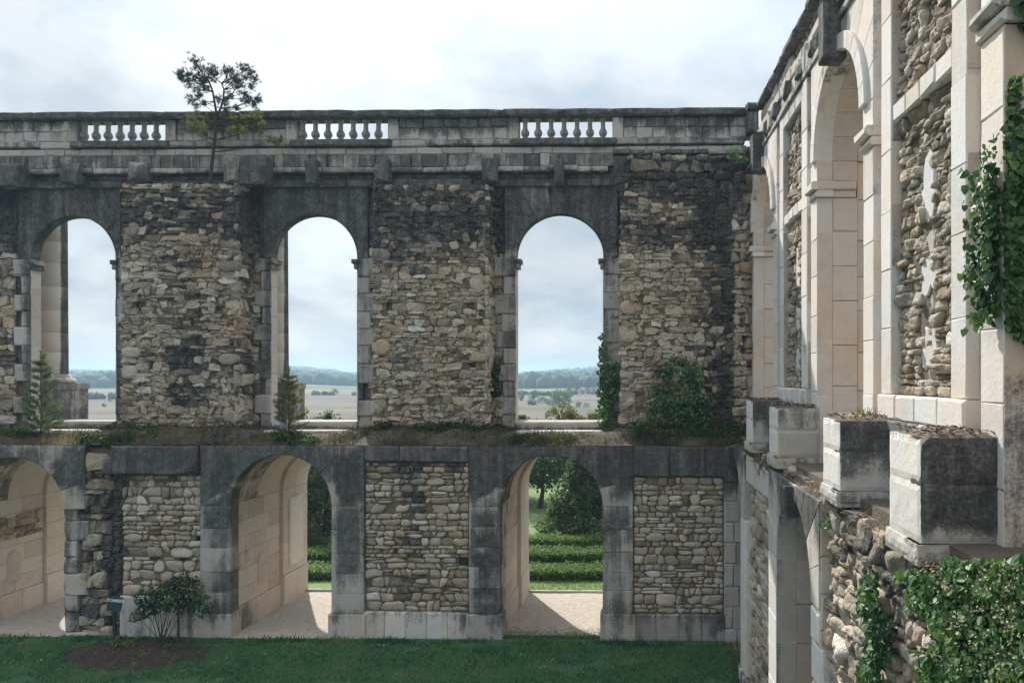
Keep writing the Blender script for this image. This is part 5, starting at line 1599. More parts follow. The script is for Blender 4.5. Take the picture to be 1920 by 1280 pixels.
# ================================================================== FIELD TREES FAR OFF
far = [(998, 205, 739, 757, 20, .45, 'rounded dark green tree'), (1016, 208, 745, 760, 24, .58, 'lighter low tree'), (1036, 200, 738, 763, 30, .5, 'broad green tree'), (1053, 195, 727, 758, 34, .8, 'tall pale feathery tree'),
       (1085, 190, 753, 765, 14, .55, 'small dark bush'), (1098, 188, 755, 767, 18, .7, 'pale rounded bush'), (977, 240, 738, 750, 12, .5, 'small purplish tree'), (1009, 270, 735, 746, 5, .3, 'tiny dark cypress'),
       (1020, 280, 733, 745, 6, .3, 'dark pointed tree'), (1064, 300, 738, 744, 10, .4, 'small hedge tree'), (1070, 330, 722, 740, 14, .35, 'dark blue-green grove tree'), (1082, 332, 723, 739, 13, .32, 'grove tree'),
       (1092, 331, 725, 739, 9, .42, 'grove tree beside a pale gap'), (1103, 335, 722, 738, 15, .35, 'wide grove tree'), (1117, 336, 721, 738, 14, .33, 'grove tree nearest the ivied jamb'), (1128, 336, 722, 738, 13, .35, 'grove tree behind the ivy'),
       (627, 320, 729, 744, 22, .4, 'lone dark clump'), (604, 330, 738, 746, 20, .5, 'low field bush'), (157, 200, 761, 771, 11, .7, 'pale bush beside the column plinth'), (170, 260, 755, 762, 10, .45, 'small field bush'),
       (182, 262, 754, 762, 12, .45, 'round field bush'), (194, 262, 753, 761, 9, .45, 'dark field bush'), (208, 230, 748, 768, 10, .5, 'slender tree next to the pier'), (196, 190, 766, 770, 8, .5, 'tiny low bush')]
for (px, Yw, p0, p1, w, tn, lab) in far:
    X, _, z1 = at(px, Yw, p1); _, _, zt = at(px, Yw, p0)
    z0 = max(-.12, land(X, Yw)) if Yw > 300 else -.12
    zt = max(zt, z0 + 1.0)
    where = 'in the right upper archway' if px > 900 else 'in the middle upper archway' if px > 500 else 'in the left upper archway'
    h = zt - z0; wm = w * Yw / FPX
    t = empty('field_tree', (X, Yw, z0)); tag(t, lab + ' far out on the fields, ' + where, 'tree', 'trees far out on the fields')
    k = 16
    cs, rs = [], []
    for i in range(k):
        d = RNG.normal(0, 1, 3); d /= np.linalg.norm(d)
        f = .5 + .42 * d[2]
        cs.append((d[0] * wm * .36, d[1] * wm * .36, h * f)); rs.append(min(wm, h) * .2 * RNG.uniform(.7, 1.3))
    m = MB(); tube(m, [(0, 0, -.1), (0, 0, h * .5)], .04 * h, .02 * h, 5, .4); m.build('trunk', M['bark'], t)
    crown(t, 'crown', cs, rs, 70, .09 * min(h, wm) , 'leaf', tn, up=.6)

# ================================================================== PINES ON THE RUIN
def pine_tufts(P, r_len, per, dirs=None):
    n = len(P)
    Pn = np.repeat(P, per, 0); m = len(Pn)
    d = nrmz(rnd(m) + np.array([0, 0, .35]) + (np.repeat(dirs, per, 0) * 1.2 if dirs is not None else 0))
    return Pn, d, m

def ledge_pine():
    L = 1.62
    u0 = BU(396, L); zb = BV(396, 343, L)
    X, Yw, _ = BW(u0, L, 0)
    t = empty('pine_tree', (X, Yw, zb), -BA); tag(t, 'dark pine with a thin trunk rooted on the cornice and rising above the balustrade', 'tree')
    def q(px, py, dl=0.0):
        return Vector((BU(px, L + dl) - u0, dl, BV(px, py, L + dl) - zb))
    main = [(395, 345), (397, 315), (400, 285), (403, 262), (405, 235), (406, 213), (402, 190), (399, 172), (393, 155), (384, 143), (374, 130), (365, 112)]
    lead = [(406, 218), (414, 203), (419, 185), (420, 168), (415, 156), (404, 148), (400, 138)]
    m = MB(); tube(m, [q(*p) for p in main], .055, .012, 7, .35); m.build('trunk', M['bark'], t, smooth=True)
    m = MB(); tube(m, [q(*p) for p in lead], .035, .010, 6, .35); m.build('limb', M['bark'], t, smooth=True)
    dark = [(363, 110, 10), (367, 120, 11), (374, 130, 12), (338, 139, 9), (346, 148, 11), (354, 158, 10), (340, 148, 8), (364, 150, 11), (377, 143, 12), (388, 136, 12), (399, 130, 12), (405, 140, 11), (400, 148, 9), (420, 138, 9), (430, 133, 11), (437, 144, 11), (430, 150, 10), (446, 150, 11), (440, 160, 10), (452, 128, 9), (462, 130, 11), (470, 139, 11), (464, 145, 9), (476, 152, 7),
            (450, 160, 9), (380, 156, 11), (388, 166, 9), (370, 168, 11), (362, 187, 11), (367, 197, 8), (376, 182, 9), (384, 196, 7), (411, 188, 10), (421, 192, 9), (430, 180, 9), (455, 176, 11), (463, 184, 10), (474, 188, 9), (484, 186, 7), (458, 192, 8), (476, 196, 7), (442, 204, 6), (425, 208, 6), (470, 165, 7), (355, 140, 8), (385, 150, 10)]
    pale = [(350, 233, 11), (358, 243, 8), (366, 226, 11), (376, 240, 12), (372, 217, 9), (390, 222, 10), (398, 234, 8), (384, 248, 8), (420, 221, 9), (444, 236, 11), (460, 225, 11), (473, 220, 10), (476, 238, 10), (490, 236, 9), (455, 246, 8), (436, 224, 8), (516, 268, 9), (505, 262, 7), (525, 262, 6), (432, 244, 8), (482, 212, 8)]
    br = MB()
    trunk_pts = [q(*p) for p in main] + [q(*p) for p in lead]
    for name, lst, mat, tn in (('needle_cluster', dark, 'pine', .33), ('lit_tone_needle_cluster', pale, 'pineyellow', .72)):  # dark silhouetted top and lit lower clusters are put into the needle colour
        PP, AA = [], []
        for (px, py, r) in lst:
            dl = RNG.uniform(-.55, .45)
            c = q(px, py, dl)
            b = min(trunk_pts, key=lambda p: (p - c).length + .9 * max(0, p.z - c.z + .15))
            mid = (b + c) / 2 + Vector((0, 0, -.06)) + Vector(RNG.normal(0, .03, 3))
            tube(br, [b, mid, c], .014, .005, 5, .35)
            rm = r * 23.1 / FPX
            k = int(8 + r * 1.35)
            ps = np.array(c) + RNG.normal(0, .45 * rm, (k, 3)); PP.append(ps); AA.append(np.tile(np.array((c - b).normalized()), (k, 1)))
        P = np.concatenate(PP); D = np.concatenate(AA)
        Pn, d, mm = pine_tufts(P, .12, 15, D)
        leaves(name, Pn, d, rnd(mm), RNG.uniform(.07, .125, mm), np.repeat(RNG.normal(tn, .12, len(P)), 15), mat, t, shape=(NEED, NEED_F), width=1.15)
    br.build('branch', M['bark'], t, kind='stuff')
ledge_pine()

def sapling(px, pyb, pyt, L, wpx, mat, label, seed, dens=1.0, tone=.55):
    rg = np.random.default_rng(seed)
    u0 = BU(px, L); zb = BV(px, pyb, L); h = BV(px, pyt, L) - zb
    X, Yw, _ = BW(u0, L, 0)
    t = empty('pine_sapling', (X, Yw, zb), -BA); tag(t, label, 'sapling', 'pine saplings on the ledge')
    m = MB(); tube(m, [(0, 0, -.1), (.01, 0, h * .3), (-.01, 0, h * .65), (0, 0, h)], .026, .006, 6, .5); m.build('trunk', M['bark'], t, smooth=True)
    w = wpx * 22.5 / FPX
    br = MB(); PP, DD = [], []
    lev = 11
    for i in range(lev):
        f = (i + .4) / lev
        k = 7 if i < lev - 1 else 3
        ln = w * (1 - f) ** .75 * (1.0 if f > .15 else .8)
        for j in range(k):
            if rg.uniform() > .86 * dens: continue
            a = 6.28 * (j + rg.uniform(0, .8)) / k
            l = ln * rg.uniform(.55, 1.1)
            b = np.array([0, 0, f * h]); e = b + np.array([math.cos(a) * l, math.sin(a) * l, l * rg.uniform(.25, .75)])
            tube(br, [tuple(b), tuple((b + e) / 2 + np.array([0, 0, -.03])), tuple(e)], .009, .003, 4, .5)
            n = int(4 + l * 11 * dens)
            for q in range(n):
                s = .3 + .7 * (q + 1) / n
                PP.append(b + (e - b) * s + rg.normal(0, .02, 3)); DD.append(e - b)
    for q in range(7): PP.append(np.array([0, 0, h * (.78 + .22 * q / 6)])); DD.append(np.array([0, 0, .4]))
    br.build('branch', M['bark'], t, kind='stuff')
    P = np.array(PP); D = nrmz(np.array(DD))
    Pn, d, mm = pine_tufts(P, .1, 26, D)
    leaves('needles', Pn, d, rnd(mm), RNG.uniform(.06, .12, mm), np.repeat(RNG.normal(tone, .14, len(P)), 26), mat, t, 'stuff', shape=(NEED, NEED_F), width=1.3)
sapling(77, 816, 662, .85, 47, 'pine', 'green pine sapling with a bare brown trunk in front of the left upper archway', 3, 1.0, .92)
sapling(541, 826, 690, .7, 42, 'pineyellow', 'thin yellowish pine sapling in front of the middle upper archway', 5, .78, .68)
# ================================================================== IVY
def poly_sample(poly, n, rng=RNG):
    xs = [p[0] for p in poly]; ys = [p[1] for p in poly]
    out = []
    while len(out) < n:
        x, y = rng.uniform(min(xs), max(xs)), rng.uniform(min(ys), max(ys))
        ins = False
        for i in range(len(poly)):
            a, b = poly[i - 1], poly[i]
            if (a[1] > y) != (b[1] > y) and x < (b[0] - a[0]) * (y - a[1]) / (b[1] - a[1] + 1e-12) + a[0]: ins = not ins
        if ins: out.append((x, y))
    return out

ivy_me = []
for k in range(6):
    me = bpy.data.meshes.new('ivy_leaf')
    sc = IVYQ.copy(); sc[:, 0] *= RNG.uniform(.85, 1.15); sc[:, 2] += RNG.normal(0, .05, len(sc))
    me.from_pydata([tuple(v) for v in sc], [], [tuple(f) for f in IVYQ_F])
    a = me.attributes.new('tone', 'FLOAT', 'POINT'); a.data.foreach_set('value', [(.25, .4, .5, .6, .72, .9)[k]] * len(sc))
    me.materials.append(M['ivy']); ivy_me.append(me)

def ivy(label, origin, pts, size, n_single=0, stems=(), rz=0.0, tone=.45, flowers=(), group='ivy on the ruin'):
    """pts: list of (Vector position, Vector outward normal) in world space"""
    o = empty('ivy', origin, 0); tag(o, label, 'ivy', group)
    O = np.array(origin)
    P = np.array([p[0] for p in pts]) - O; N = np.array([p[1] for p in pts])
    n = len(P)
    ax = np.array([0, 0, -1.0]) + rnd(n, .45) + N * .25
    nn = N + rnd(n, .55) + np.array([0, 0, .45])
    clump = np.array([mnoise.noise(Vector(tuple(p * 2.6))) for p in P])
    T = tone + clump * .40 + RNG.normal(0, .22, n)
    sz = size * np.clip(RNG.lognormal(-.12, .36, n), .4, 1.7)
    P = P + nrmz(N) * (RNG.uniform(0, 1, (n, 1)) ** 1.5) * size * 2.2 + nrmz(N) * (np.maximum(0, clump)[:, None]) * size * 2.6
    # the outermost leaves become objects of their own
    out = np.argsort(-((P * nrmz(N)).sum(1) + sz)) if n_single else np.arange(n)
    single = out[:n_single] if n_single else []
    s, a, nv = leaf_basis(ax, nn)
    for i in single:
        lf = bpy.data.objects.new('leaf', ivy_me[int(np.clip(T[i] * 6, 0, 5))])
        COL.objects.link(lf); lf.parent = o
        m3 = Matrix((s[i] * sz[i], a[i] * sz[i], nv[i] * sz[i])).transposed()
        lf.matrix_local = Matrix.Translation(Vector(P[i])) @ m3.to_4x4()
    rest = np.setdiff1d(np.arange(n), single)
    leaves('foliage', P[rest], ax[rest], nn[rest], sz[rest], T[rest], 'ivy', o, 'stuff', shape=(IVYQ, IVYQ_F))
    if stems:
        m = MB()
        for st_ in stems: tube(m, [tuple(np.array(p) - O) for p in st_], .012, .005, 5, .45)
        m.build('stem', M['bark'], o, kind='stuff')
    for (fp, fr) in flowers:
        m = 46
        d = nrmz(rnd(m)); q = np.array(fp) - O + d * fr * RNG.uniform(.3, 1, (m, 1))
        leaves('flower_head', q, d, rnd(m), np.full(m, .030), RNG.normal(.5, .2, m), 'ivyflower', o, 'stuff')
    return o

def on_back(px, py, L):
    u, v = BU(px, L), BV(px, py, L)
    return BW(u, L, v)
NB = (-BS, -BC, 0)
def back_ivy(label, polys, L, n, size, tone=.45):
    pts = []
    for poly, k in polys:
        for x, y in poly_sample(poly, int(n * k * 1.5)):
            if mnoise.noise(Vector((x * .055, y * .055, L))) + .7 * mnoise.noise(Vector((x * .16, y * .16, 3))) < -.12: continue
            pts.append((on_back(x + RNG.normal(0, 3), y + RNG.normal(0, 3), L), NB))
    zmin = min(p[0][2] for p in pts); mx = np.mean([p[0] for p in pts], 0)
    ivy(label, (mx[0], mx[1], zmin), pts, size, 0, tone=tone)
back_ivy('dense dark ivy clump spreading over the rubble right of the right upper archway',
         [([(1242, 690), (1262, 668), (1290, 672), (1318, 690), (1316, 740), (1300, 780), (1262, 785), (1240, 760)], .55), ([(1232, 695), (1250, 690), (1250, 712), (1234, 712)], .03), ([(1215, 765), (1250, 740), (1330, 745), (1345, 800), (1190, 800)], .3), ([(1222, 730), (1245, 722), (1245, 760), (1225, 765)], .08), ([(1315, 720), (1335, 735), (1330, 760), (1312, 750)], .05)], 1.22, 1800, .085, .5)
back_ivy('ivy climbing the right jamb of the right upper archway', [([(1126, 640), (1131, 620), (1134, 690), (1130, 800), (1125, 800)], .25), ([(1128, 684), (1160, 682), (1158, 740), (1150, 800), (1126, 800)], .6), ([(1150, 770), (1200, 775), (1215, 800), (1148, 800)], .15)], 2.18, 1300, .075, .5)
back_ivy('narrow strip of ivy in the slot left of the right upper archway', [([(919, 690), (930, 674), (937, 676), (936, 730), (928, 745), (918, 735)], 1)], 2.05, 260, .09, .3)
# plant under the corner of the parapet
back_ivy('sparse yellow-green creeper under the corner of the parapet', [([(1365, 290), (1385, 272), (1412, 276), (1400, 300), (1375, 308)], 1)], 1.0, 170, .07, .95)

# big ivy at the near end of the right wing
NX, NY = (-1, 0, 0), (0, -1, 0)
def on_right(px, py, off=0.0):
    """on the front of the near arch's far jamb, or round the corner on its reveal"""
    if px < 1881:
        Yw = FPX * XU / (px - VX); return ((XU - .02, Yw, CAMZ - (py - VY) * Yw / FPX), NX)
    Yw = 7.72
    return (((px - VX) * Yw / FPX, Yw, CAMZ - (py - VY) * Yw / FPX), NY)
shape = [(1888, 150), (1903, 150), (1908, 240), (1960, 300), (1960, 655), (1915, 640), (1880, 610), (1845, 560), (1832, 470), (1850, 400), (1862, 330), (1872, 285), (1884, 230)]
pts = [on_right(x, y) for x, y in poly_sample(shape, 2500)]
pts += [on_right(x, y) for x, y in poly_sample([(1880, 320), (1960, 320), (1960, 620), (1890, 600), (1862, 480)], 2000)]
pts += [on_right(x, y) for x, y in poly_sample([(1836, 320), (1862, 310), (1866, 420), (1842, 430), (1828, 380)], 90)]
pts += [on_right(x, y) for x, y in poly_sample([(1850, 560), (1870, 570), (1862, 610), (1852, 618)], 40)]
stems = [[on_right(1930, 640)[0], on_right(1915, 480)[0], on_right(1900, 330)[0], on_right(1893, 160)[0]], [on_right(1905, 520)[0], on_right(1885, 440)[0], on_right(1850, 340)[0]]]
ivy('large glossy ivy hanging down the jamb at the near end of the sunlit wing', (3.9, 7.6, 7.6), pts, .068, 290, stems, tone=.6)
pts = [on_right(x, y) for x, y in poly_sample([(1884, 0), (1960, -20), (1960, 70), (1912, 72), (1900, 40)], 90)]
ivy('few ivy leaves trailing over the capital at the top of the near jamb', (3.9, 7.6, 10.6), pts, .11, 0, [[on_right(1960, 60)[0], on_right(1905, 40)[0], on_right(1884, 30)[0]]], tone=.4)

def on_low(px, py, X=3.02):
    Yw = FPX * X / (px - VX)
    return ((X, Yw, CAMZ - (py - VY) * Yw / FPX), NX)
poly = [(1762, 1062), (1800, 1040), (1850, 1052), (1900, 1030), (1960, 1040), (1960, 1290), (1745, 1290), (1738, 1215), (1780, 1200), (1765, 1130)]
ok = lambda x, y: mnoise.noise(Vector((x * .022, y * .020, 11))) + .55 * mnoise.noise(Vector((x * .07, y * .06, 12))) > -.20 + .45 * max(0, 1 - (x - 1735) / 70) + .25 * max(0, 1 - (y - 1045) / 25) - .10 * (y > 1180)
pts = [on_low(x, y) for x, y in poly_sample(poly, 5600) if ok(x, y)]
pts += [on_low(x, y) for x, y in poly_sample([(1690, 1075), (1730, 1062), (1775, 1080), (1775, 1150), (1745, 1150), (1715, 1110)], 560)]
fl = []
for (x, y) in ((1772, 1072), (1792, 1165), (1786, 1182), (1835, 1200), (1900, 1085), (1912, 1240), (1860, 1078), (1727, 1062), (1845, 1095), (1890, 1150), (1815, 1100), (1880, 1225), (1800, 1240), (1905, 1180), (1860, 1260), (1760, 1098), (1895, 1120), (1830, 1150)):
    p, _ = on_low(x, y, 2.80); fl.append((p, .10))
ivy('thick flowering ivy covering the near foot of the sunlit wing', (3.0, 6.2, 2.5), pts, .060, 290, tone=.68, flowers=fl)
pts = [on_low(x, y, 3.0) for x, y in poly_sample([(1630, 1090), (1652, 1065), (1664, 1120), (1678, 1180), (1674, 1290), (1632, 1290), (1636, 1180)], 620)]
ivy('narrow curtain of ivy hanging on the bare rubble below the ledge', (3.0, 9.3, 1.5), pts, .075, 120, tone=.42)
pts = [on_low(x, y, 2.9) for x, y in poly_sample([(1548, 968), (1560, 965), (1558, 990), (1550, 992)], 16)]
ivy('tiny green sprig on the end of the broken lintel', (2.9, 11.2, 5.2), pts, .06, 0, tone=.9)

# ================================================================== GRASSES AND LITTER ON THE RUIN
def blades(name, P, h, tone, mat, w=.05, parent=None, lean=.45):
    n = len(P)
    ax = np.array([0, 0, 1.0]) + rnd(n, lean)
    shape = np.array([(-.5 * w, 0, 0), (.5 * w, 0, 0), (.10 * w, 1, .12), (-.10 * w, 1, .12)])
    return leaves(name, P, ax, rnd(n), h, tone, mat, parent, 'stuff', shape=(shape, NEED_F))
us, Ls, Zs, hs, tn = [], [], [], [], []
for _ in range(60000):
    u = RNG.uniform(-22, .4); L = RNG.uniform(.02, 2.25) ** 1.0
    den = .55 + .9 * mnoise.noise(Vector((u * 1.1, L * 1.6, 5)))
    inarch = any(a - .1 < u < b + .1 for a, b, _ in UP)
    if inarch and 1.05 < L < 2.1: den *= .06
    if RNG.uniform() > den: continue
    px = None
    us.append(u); Ls.append(L); Zs.append(soil_z(u, L) - .02)
    ht = RNG.uniform(.07, .24) * (.7 + .9 * max(0, mnoise.noise(Vector((u * .8, L, 2)))))
    hs.append(ht * (1.35 if u > -3.0 and not inarch else 1))
    tn.append((.55 if inarch else .30) + .4 * mnoise.noise(Vector((u * .7, L * .9, 8))))
P = np.array([BW(u, L, z) for u, L, z in zip(us, Ls, Zs)])
blades('dry_grass', P, np.array(hs), np.array(tn) + RNG.normal(0, .12, len(P)), 'drygrass', .13, None, .65)
# darker weeds gathered in tufts
cs, rs = [], []
for (x0, x1, L0, L1, k) in ((-60, 60, .5, 1.8, 26), (500, 590, .1, .8, 26), (700, 930, .9, 1.35, 30), (1180, 1390, .6, 1.35, 60), (230, 300, .6, 1.3, 10), (150, 240, .05, .5, 16), (960, 1080, .1, .7, 14)):
    for _ in range(k):
        L = RNG.uniform(L0, L1); u = BU(RNG.uniform(x0, x1), L)
        cs.append(BW(u, L, soil_z(u, L) + .05)); rs.append(RNG.uniform(.08, .17))
crown(None, 'low_weeds', cs, rs, 60, .075, 'hedge', .22, spread=.2, kind='stuff', up=.6)
# right wing's ledge: straw, twigs and fallen leaves
Yl = RNG.uniform(5, 20, 2600); Xl = RNG.uniform(3.02, 3.75, 2600)
keep = np.array([mnoise.noise(Vector((y * 1.2, x * 2, 3))) > -.15 for x, y in zip(Xl, Yl)])
P = np.array([(x, y, ledge_z(y, x) - .01) for x, y in zip(Xl[keep], Yl[keep])])
blades('dry_straw', P, RNG.uniform(.06, .22, len(P)), RNG.normal(.82, .15, len(P)), 'drygrass', .05, None, 1.1)
n = 4200
Yl = np.concatenate([RNG.uniform(4, 21, n), RNG.uniform(6, 7.9, 1500)]); n = len(Yl)
Xl = RNG.uniform(3.0, 3.8, n)
P = np.array([(x, y, ledge_z(y, x) + .012) for x, y in zip(Xl, Yl)])
extra = []
for (y0, y1, X, z0, z1) in PED:
    for _ in range(260): extra.append((RNG.uniform(X + .05, XU), RNG.uniform(y0 + .05, y1 - .05), z1 + .04 + RNG.uniform(0, .03)))
P = np.concatenate([P, np.array(extra)]); n = len(P)
leaves('leaf_litter', P, rnd(n) * np.array([1, 1, .3]), np.array([0, 0, 1]) + rnd(n, .35), RNG.uniform(.025, .07, n), RNG.normal(.5, .22, n), 'litter', None, 'stuff')
# green tufts on two pedestals
for (x, y, z, lab) in ((3.35, 15.9, 6.72, 'small bright weed on the second pedestal from the far corner'), (3.6, 11.5, 6.72, 'small weed at the wall end of the third pedestal top')):
    w = empty('weed', (x, y, z)); tag(w, lab, 'weed', 'weeds on the pedestals')
    k = 46
    blades('leaf_blade', RNG.normal(0, .07, (k, 3)) * np.array([1, 1, 0]), RNG.uniform(.08, .2, k), RNG.normal(.8, .2, k), 'hedge', .12, w, .5)

# ================================================================== COURTYARD: grass, mulch bed, rose, sign
def bed(u, L):
    cx, cl = BU(268, -.75), -.95
    a = ((u - cx) / 1.95) ** 2 + ((L - cl) / .80) ** 2
    return a + .55 * mnoise.noise(Vector((u * 1.3, L * 2, 0))) + .5 * mnoise.noise(Vector((u * 4, L * 6, 3)))
mb = MB(); V = []
nb = 26
for j in range(nb):
    for i in range(nb):
        u = BU(268, -.75) + (i / (nb - 1) - .5) * 4.3; L = -.95 + (j / (nb - 1) - .5) * 1.75
        X, Yw, _ = BW(u, L, 0)
        V.append((X, Yw, lawn_z(X, Yw) + .05 * max(-.6, 1 - bed(u, L)) + .012 * mnoise.noise(Vector((X * 7, Yw * 7, 0)))))
mb.add(V, [(j * nb + i, j * nb + i + 1, (j + 1) * nb + i + 1, (j + 1) * nb + i) for j in range(nb - 1) for i in range(nb - 1)], .5, 0)
mb.build('mulch_bed', M['mulch'], None, smooth=True, kind='structure')
n = 900; us = BU(268, -.75) + RNG.normal(0, .8, n); Lb = -.95 + RNG.normal(0, .33, n)
P = np.array([(lambda w: (w[0], w[1], lawn_z(w[0], w[1]) + .06))(BW(u, L, 0)) for u, L in zip(us, Lb)])
leaves('bark_chips', P, rnd(n) * np.array([1, 1, .3]), np.array([0, 0, 1]) + rnd(n, .4), RNG.uniform(.02, .06, n), RNG.normal(.35, .25, n), 'litter', None, 'stuff')
cnt = 125000
us = RNG.uniform(-22.5, .2, cnt); Lb = -RNG.uniform(.0, 4.2, cnt) ** 1.0
us2, L2, tn = [], [], []
for u, L in zip(us, Lb):
    b = bed(u, L)
    wr = mnoise.noise(Vector((u * .55, L * 1.1, 20))) + .4 * mnoise.noise(Vector((u * 2.5, L * 3, 4)))
    if wr > .38 and RNG.uniform() < .8: continue
    if L > -.5 and mnoise.noise(Vector((u * 1.1, L * 3, 31))) > .12 and RNG.uniform() < .85: continue
    if b < 1.0 and RNG.uniform() > .75 * max(0, (b - .25) / .75): continue
    inarch = any(a - .1 < u < c + .1 for a, c, _ in LOW)
    if L > -.16 - .12 * mnoise.noise(Vector((u * 1.3, 0, 0))) - (.0 if inarch else 0):
        if not inarch or RNG.uniform() > .10: continue
    us2.append(u); L2.append(L); tn.append(.45 + .55 * mnoise.noise(Vector((u * .8, L * 1.4, 1))) + .3 * mnoise.noise(Vector((u * 4, L * 5, 1))))
W = [BW(u, L, 0) for u, L in zip(us2, L2)]
P = np.array([(w[0], w[1], lawn_z(w[0], w[1]) - .01) for w in W])
nn = len(P)
wall = np.array(L2) > -.42
blades('lawn_grass', P, RNG.uniform(.035, .09, nn) * np.where(wall, RNG.uniform(.9, 2.0, nn), 1), np.array(tn) + RNG.normal(0, .14, nn) + np.where(RNG.uniform(0, 1, nn) < .06, .5, 0), 'grass', .26, None, .45)
k = 260; us = RNG.uniform(-20, 0, k); Lb = RNG.uniform(-3.4, -.15, k)
W = [BW(u, L, 0) for u, L in zip(us, Lb)]
leaves('fallen_leaves', np.array([(w[0], w[1], lawn_z(w[0], w[1]) + .05) for w in W]), rnd(k) * np.array([1, 1, .3]), np.array([0, 0, 1]) + rnd(k, .4), RNG.uniform(.04, .08, k), RNG.normal(.7, .25, k), 'litter', None, 'stuff')
# grass creeping into the right archway, sunlit lawn beyond
us = RNG.uniform(BU(938), BU(1130), 5000); Ls_ = np.abs(RNG.normal(0, .5, 5000))
keep = RNG.uniform(0, 1, 5000) < np.clip(1.1 - Ls_ / 1.1, 0, 1)
P = np.array([BW(u, L, -.005) for u, L in zip(us[keep], Ls_[keep])])
blades('passage_grass', P, RNG.uniform(.03, .08, len(P)), RNG.normal(.62, .25, len(P)), 'grass', .30, None, .5)
n = 9000
us = RNG.uniform(-12, 1, n); Lb = RNG.uniform(4.72, 6.4, n)
P = np.array([BW(u, L, .04) for u, L in zip(us, Lb)])
blades('garden_grass', P, RNG.uniform(.04, .08, n), RNG.normal(.75, .2, n), 'hedge', .3, None, .5)

# rose bush
Lr = -.55; u0 = BU(302, Lr); Xr, Yr, _ = BW(u0, Lr, 0); zr = lawn_z(Xr, Yr) + .04
rb_ = empty('rose_bush', (Xr, Yr, zr), -BA); tag(rb_, 'leafy rose bush with bare arching stems on the mulch bed', 'bush')
tips = []
for (px, py) in ((262, 1122), (275, 1108), (258, 1155), (290, 1120), (300, 1105), (315, 1095), (330, 1085), (345, 1082), (358, 1090), (372, 1102), (380, 1115), (366, 1128), (350, 1118), (335, 1110), (285, 1135), (272, 1150), (340, 1132), (388, 1140), (322, 1122), (306, 1132)):
    dl = RNG.uniform(-.25, .2)
    tips.append(Vector((BU(px, Lr + dl) - u0, dl, BV(px, py, Lr + dl) - zr)))
for t_ in tips[::2] + tips[1:8:2]:
    m = MB()
    tube(m, [(RNG.uniform(-.08, .08), 0, -.03), tuple(Vector((t_.x * .35, t_.y * .4, t_.z * .45)) + Vector((0, 0, -.02))), tuple(t_)], .013, .005, 5, .3); m.build('stem', M['bark'], rb_)
crown(rb_, 'foliage', [tuple(t_) for t_ in tips] + [tuple(t_ * .88 + Vector((0, .05, 0))) for t_ in tips if t_.z > .9], [.16] * len(tips) + [.15] * len([t_ for t_ in tips if t_.z > .9]), 60, .085, 'ivy', .38, spread=.2, kind='stuff', shell=.25)
crown(rb_, 'orange_leaves', [(BU(377, Lr) - u0, -.05, BV(377, 1106, Lr) - zr)], [.10], 16, .08, 'rosehip', .5, kind='stuff', shell=.2)
m = MB(); uu = BU(334, -.45) - u0; tube(m, [(uu, .1, -.05), (uu + .01, .1, .5), (uu, .1, .98)], .045, .03, 7, .5); m.build('main_stem', M['bark'], rb_, smooth=True)
# small yellow-green plant beside the sign
Lp = -.75; up = BU(222, Lp); Xp_, Yp_, _ = BW(up, Lp, 0)
pl = empty('small_plant', (Xp_, Yp_, lawn_z(Xp_, Yp_)), -BA); tag(pl, 'small yellow-green leafy plant at the foot of the sign', 'plant')
m = MB(); tube(m, [(0, 0, 0), (-.08, 0, .18), (-.16, 0, .3)], .01, .004, 5, .5); m.build('stem', M['bark'], pl)
crown(pl, 'foliage', [(-.16, 0, .32), (-.08, 0, .22), (.08, 0, .14), (.2, .02, .18), (.0, 0, .10), (.3, 0, .16)], [.09] * 6, 26, .075, 'yellowleaf', .3, kind='stuff')
Lp = -.72; up = BU(330, Lp); Xp_, Yp_, _ = BW(up, Lp, 0)
pl = empty('small_plant', (Xp_, Yp_, lawn_z(Xp_, Yp_)), -BA); tag(pl, 'low bright green plant under the rose bush', 'plant')
crown(pl, 'foliage', [(-.3, 0, .07), (-.1, 0, .10), (.1, 0, .08), (.25, 0, .06)], [.1] * 4, 34, .06, 'hedge', .6, kind='stuff', shell=.2)

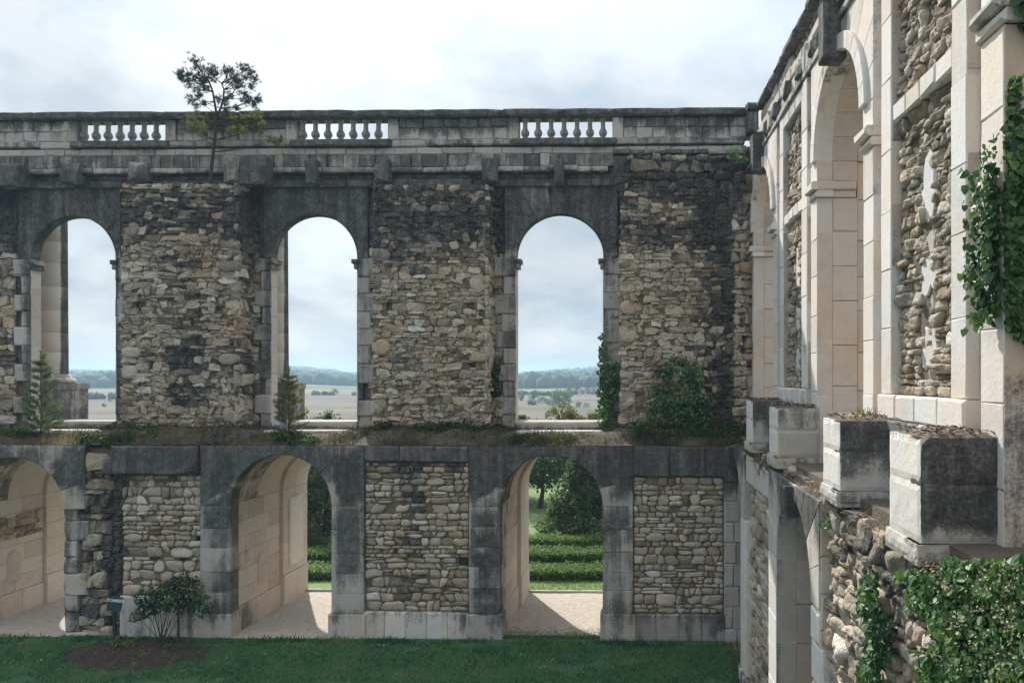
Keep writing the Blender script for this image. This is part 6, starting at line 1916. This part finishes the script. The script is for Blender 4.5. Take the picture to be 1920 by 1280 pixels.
# the sign
Ls_ = -.45; us_ = BU(215, Ls_); Xs, Ys, _ = BW(us_, Ls_, 0)
sg = empty('sign', (Xs, Ys, lawn_z(Xs, Ys)), -BA); tag(sg, 'small tilted blue sign on a post reading TOMBES', 'sign')
zb_ = lawn_z(Xs, Ys)
pz = BV(215, 1142, Ls_) - zb_
m = MB(); box_mb(m, -.035, .035, .0, .05, -.2, pz + .2, .5, 0)
m.v = [(x - .03 * z, y, z) for x, y, z in m.v]
m.build('post', M['signpost'], sg)
bd = MB()
prism(bd, Frame(lambda u, v, d: (u, -d, v), False, None), rect(-.18, .18, -.19, .19), -.012, .012, bev=.004, gap=0, back=True, step=2)
bo = bd.build('panel', M['sign'], sg)
bo.location = (.02, -.02, BV(217, 1131, Ls_) - zb_); bo.rotation_euler = (-.12, math.radians(8), .25)
cu = bpy.data.curves.new('lettering', 'FONT'); cu.body = 'TOMBES'; cu.size = .108; cu.align_x = 'CENTER'; cu.align_y = 'CENTER'; cu.extrude = .0015; cu.space_character = 1.05; cu.offset = .003
tmp = bpy.data.objects.new('tmp', cu); COL.objects.link(tmp)
bpy.context.view_layer.update()
me = bpy.data.meshes.new_from_object(tmp.evaluated_get(bpy.context.evaluated_depsgraph_get()))
bpy.data.objects.remove(tmp)
me.materials.clear(); me.materials.append(M['lettering'])
lo = bpy.data.objects.new('lettering', me); COL.objects.link(lo); lo.parent = bo
lo.location = (0, -.016, .085); lo.rotation_euler = (math.pi / 2, 0, 0)
# pale stone beside it
block(back, BL, 'pale_stone', BU(226), BU(241), BV(233, 1141, 0), BV(233, 1119, 0), -.25, -.02, 'plaster', bev=.02, gap=.004, tone=.9, stain=-.4)
# ================================================================== HAZE
def haze(density):
    m, n, l = new_mat('haze')
    out = n.new("ShaderNodeOutputMaterial"); v = n.new("ShaderNodeVolumePrincipled")
    v.inputs["Color"].default_value = (0.55, 0.79, 1.0, 1); v.inputs["Density"].default_value = density; v.inputs["Anisotropy"].default_value = 0.2
    l.new(v.outputs[0], out.inputs["Volume"])
    mb = MB(); box_mb(mb, -4300, 4300, -90, 2720, -9, 38)
    o = mb.build('haze', m, None, kind='stuff')
    return o
haze(.00065)
place_stones(STB, 300, back)
place_stones(STR, 300, right)
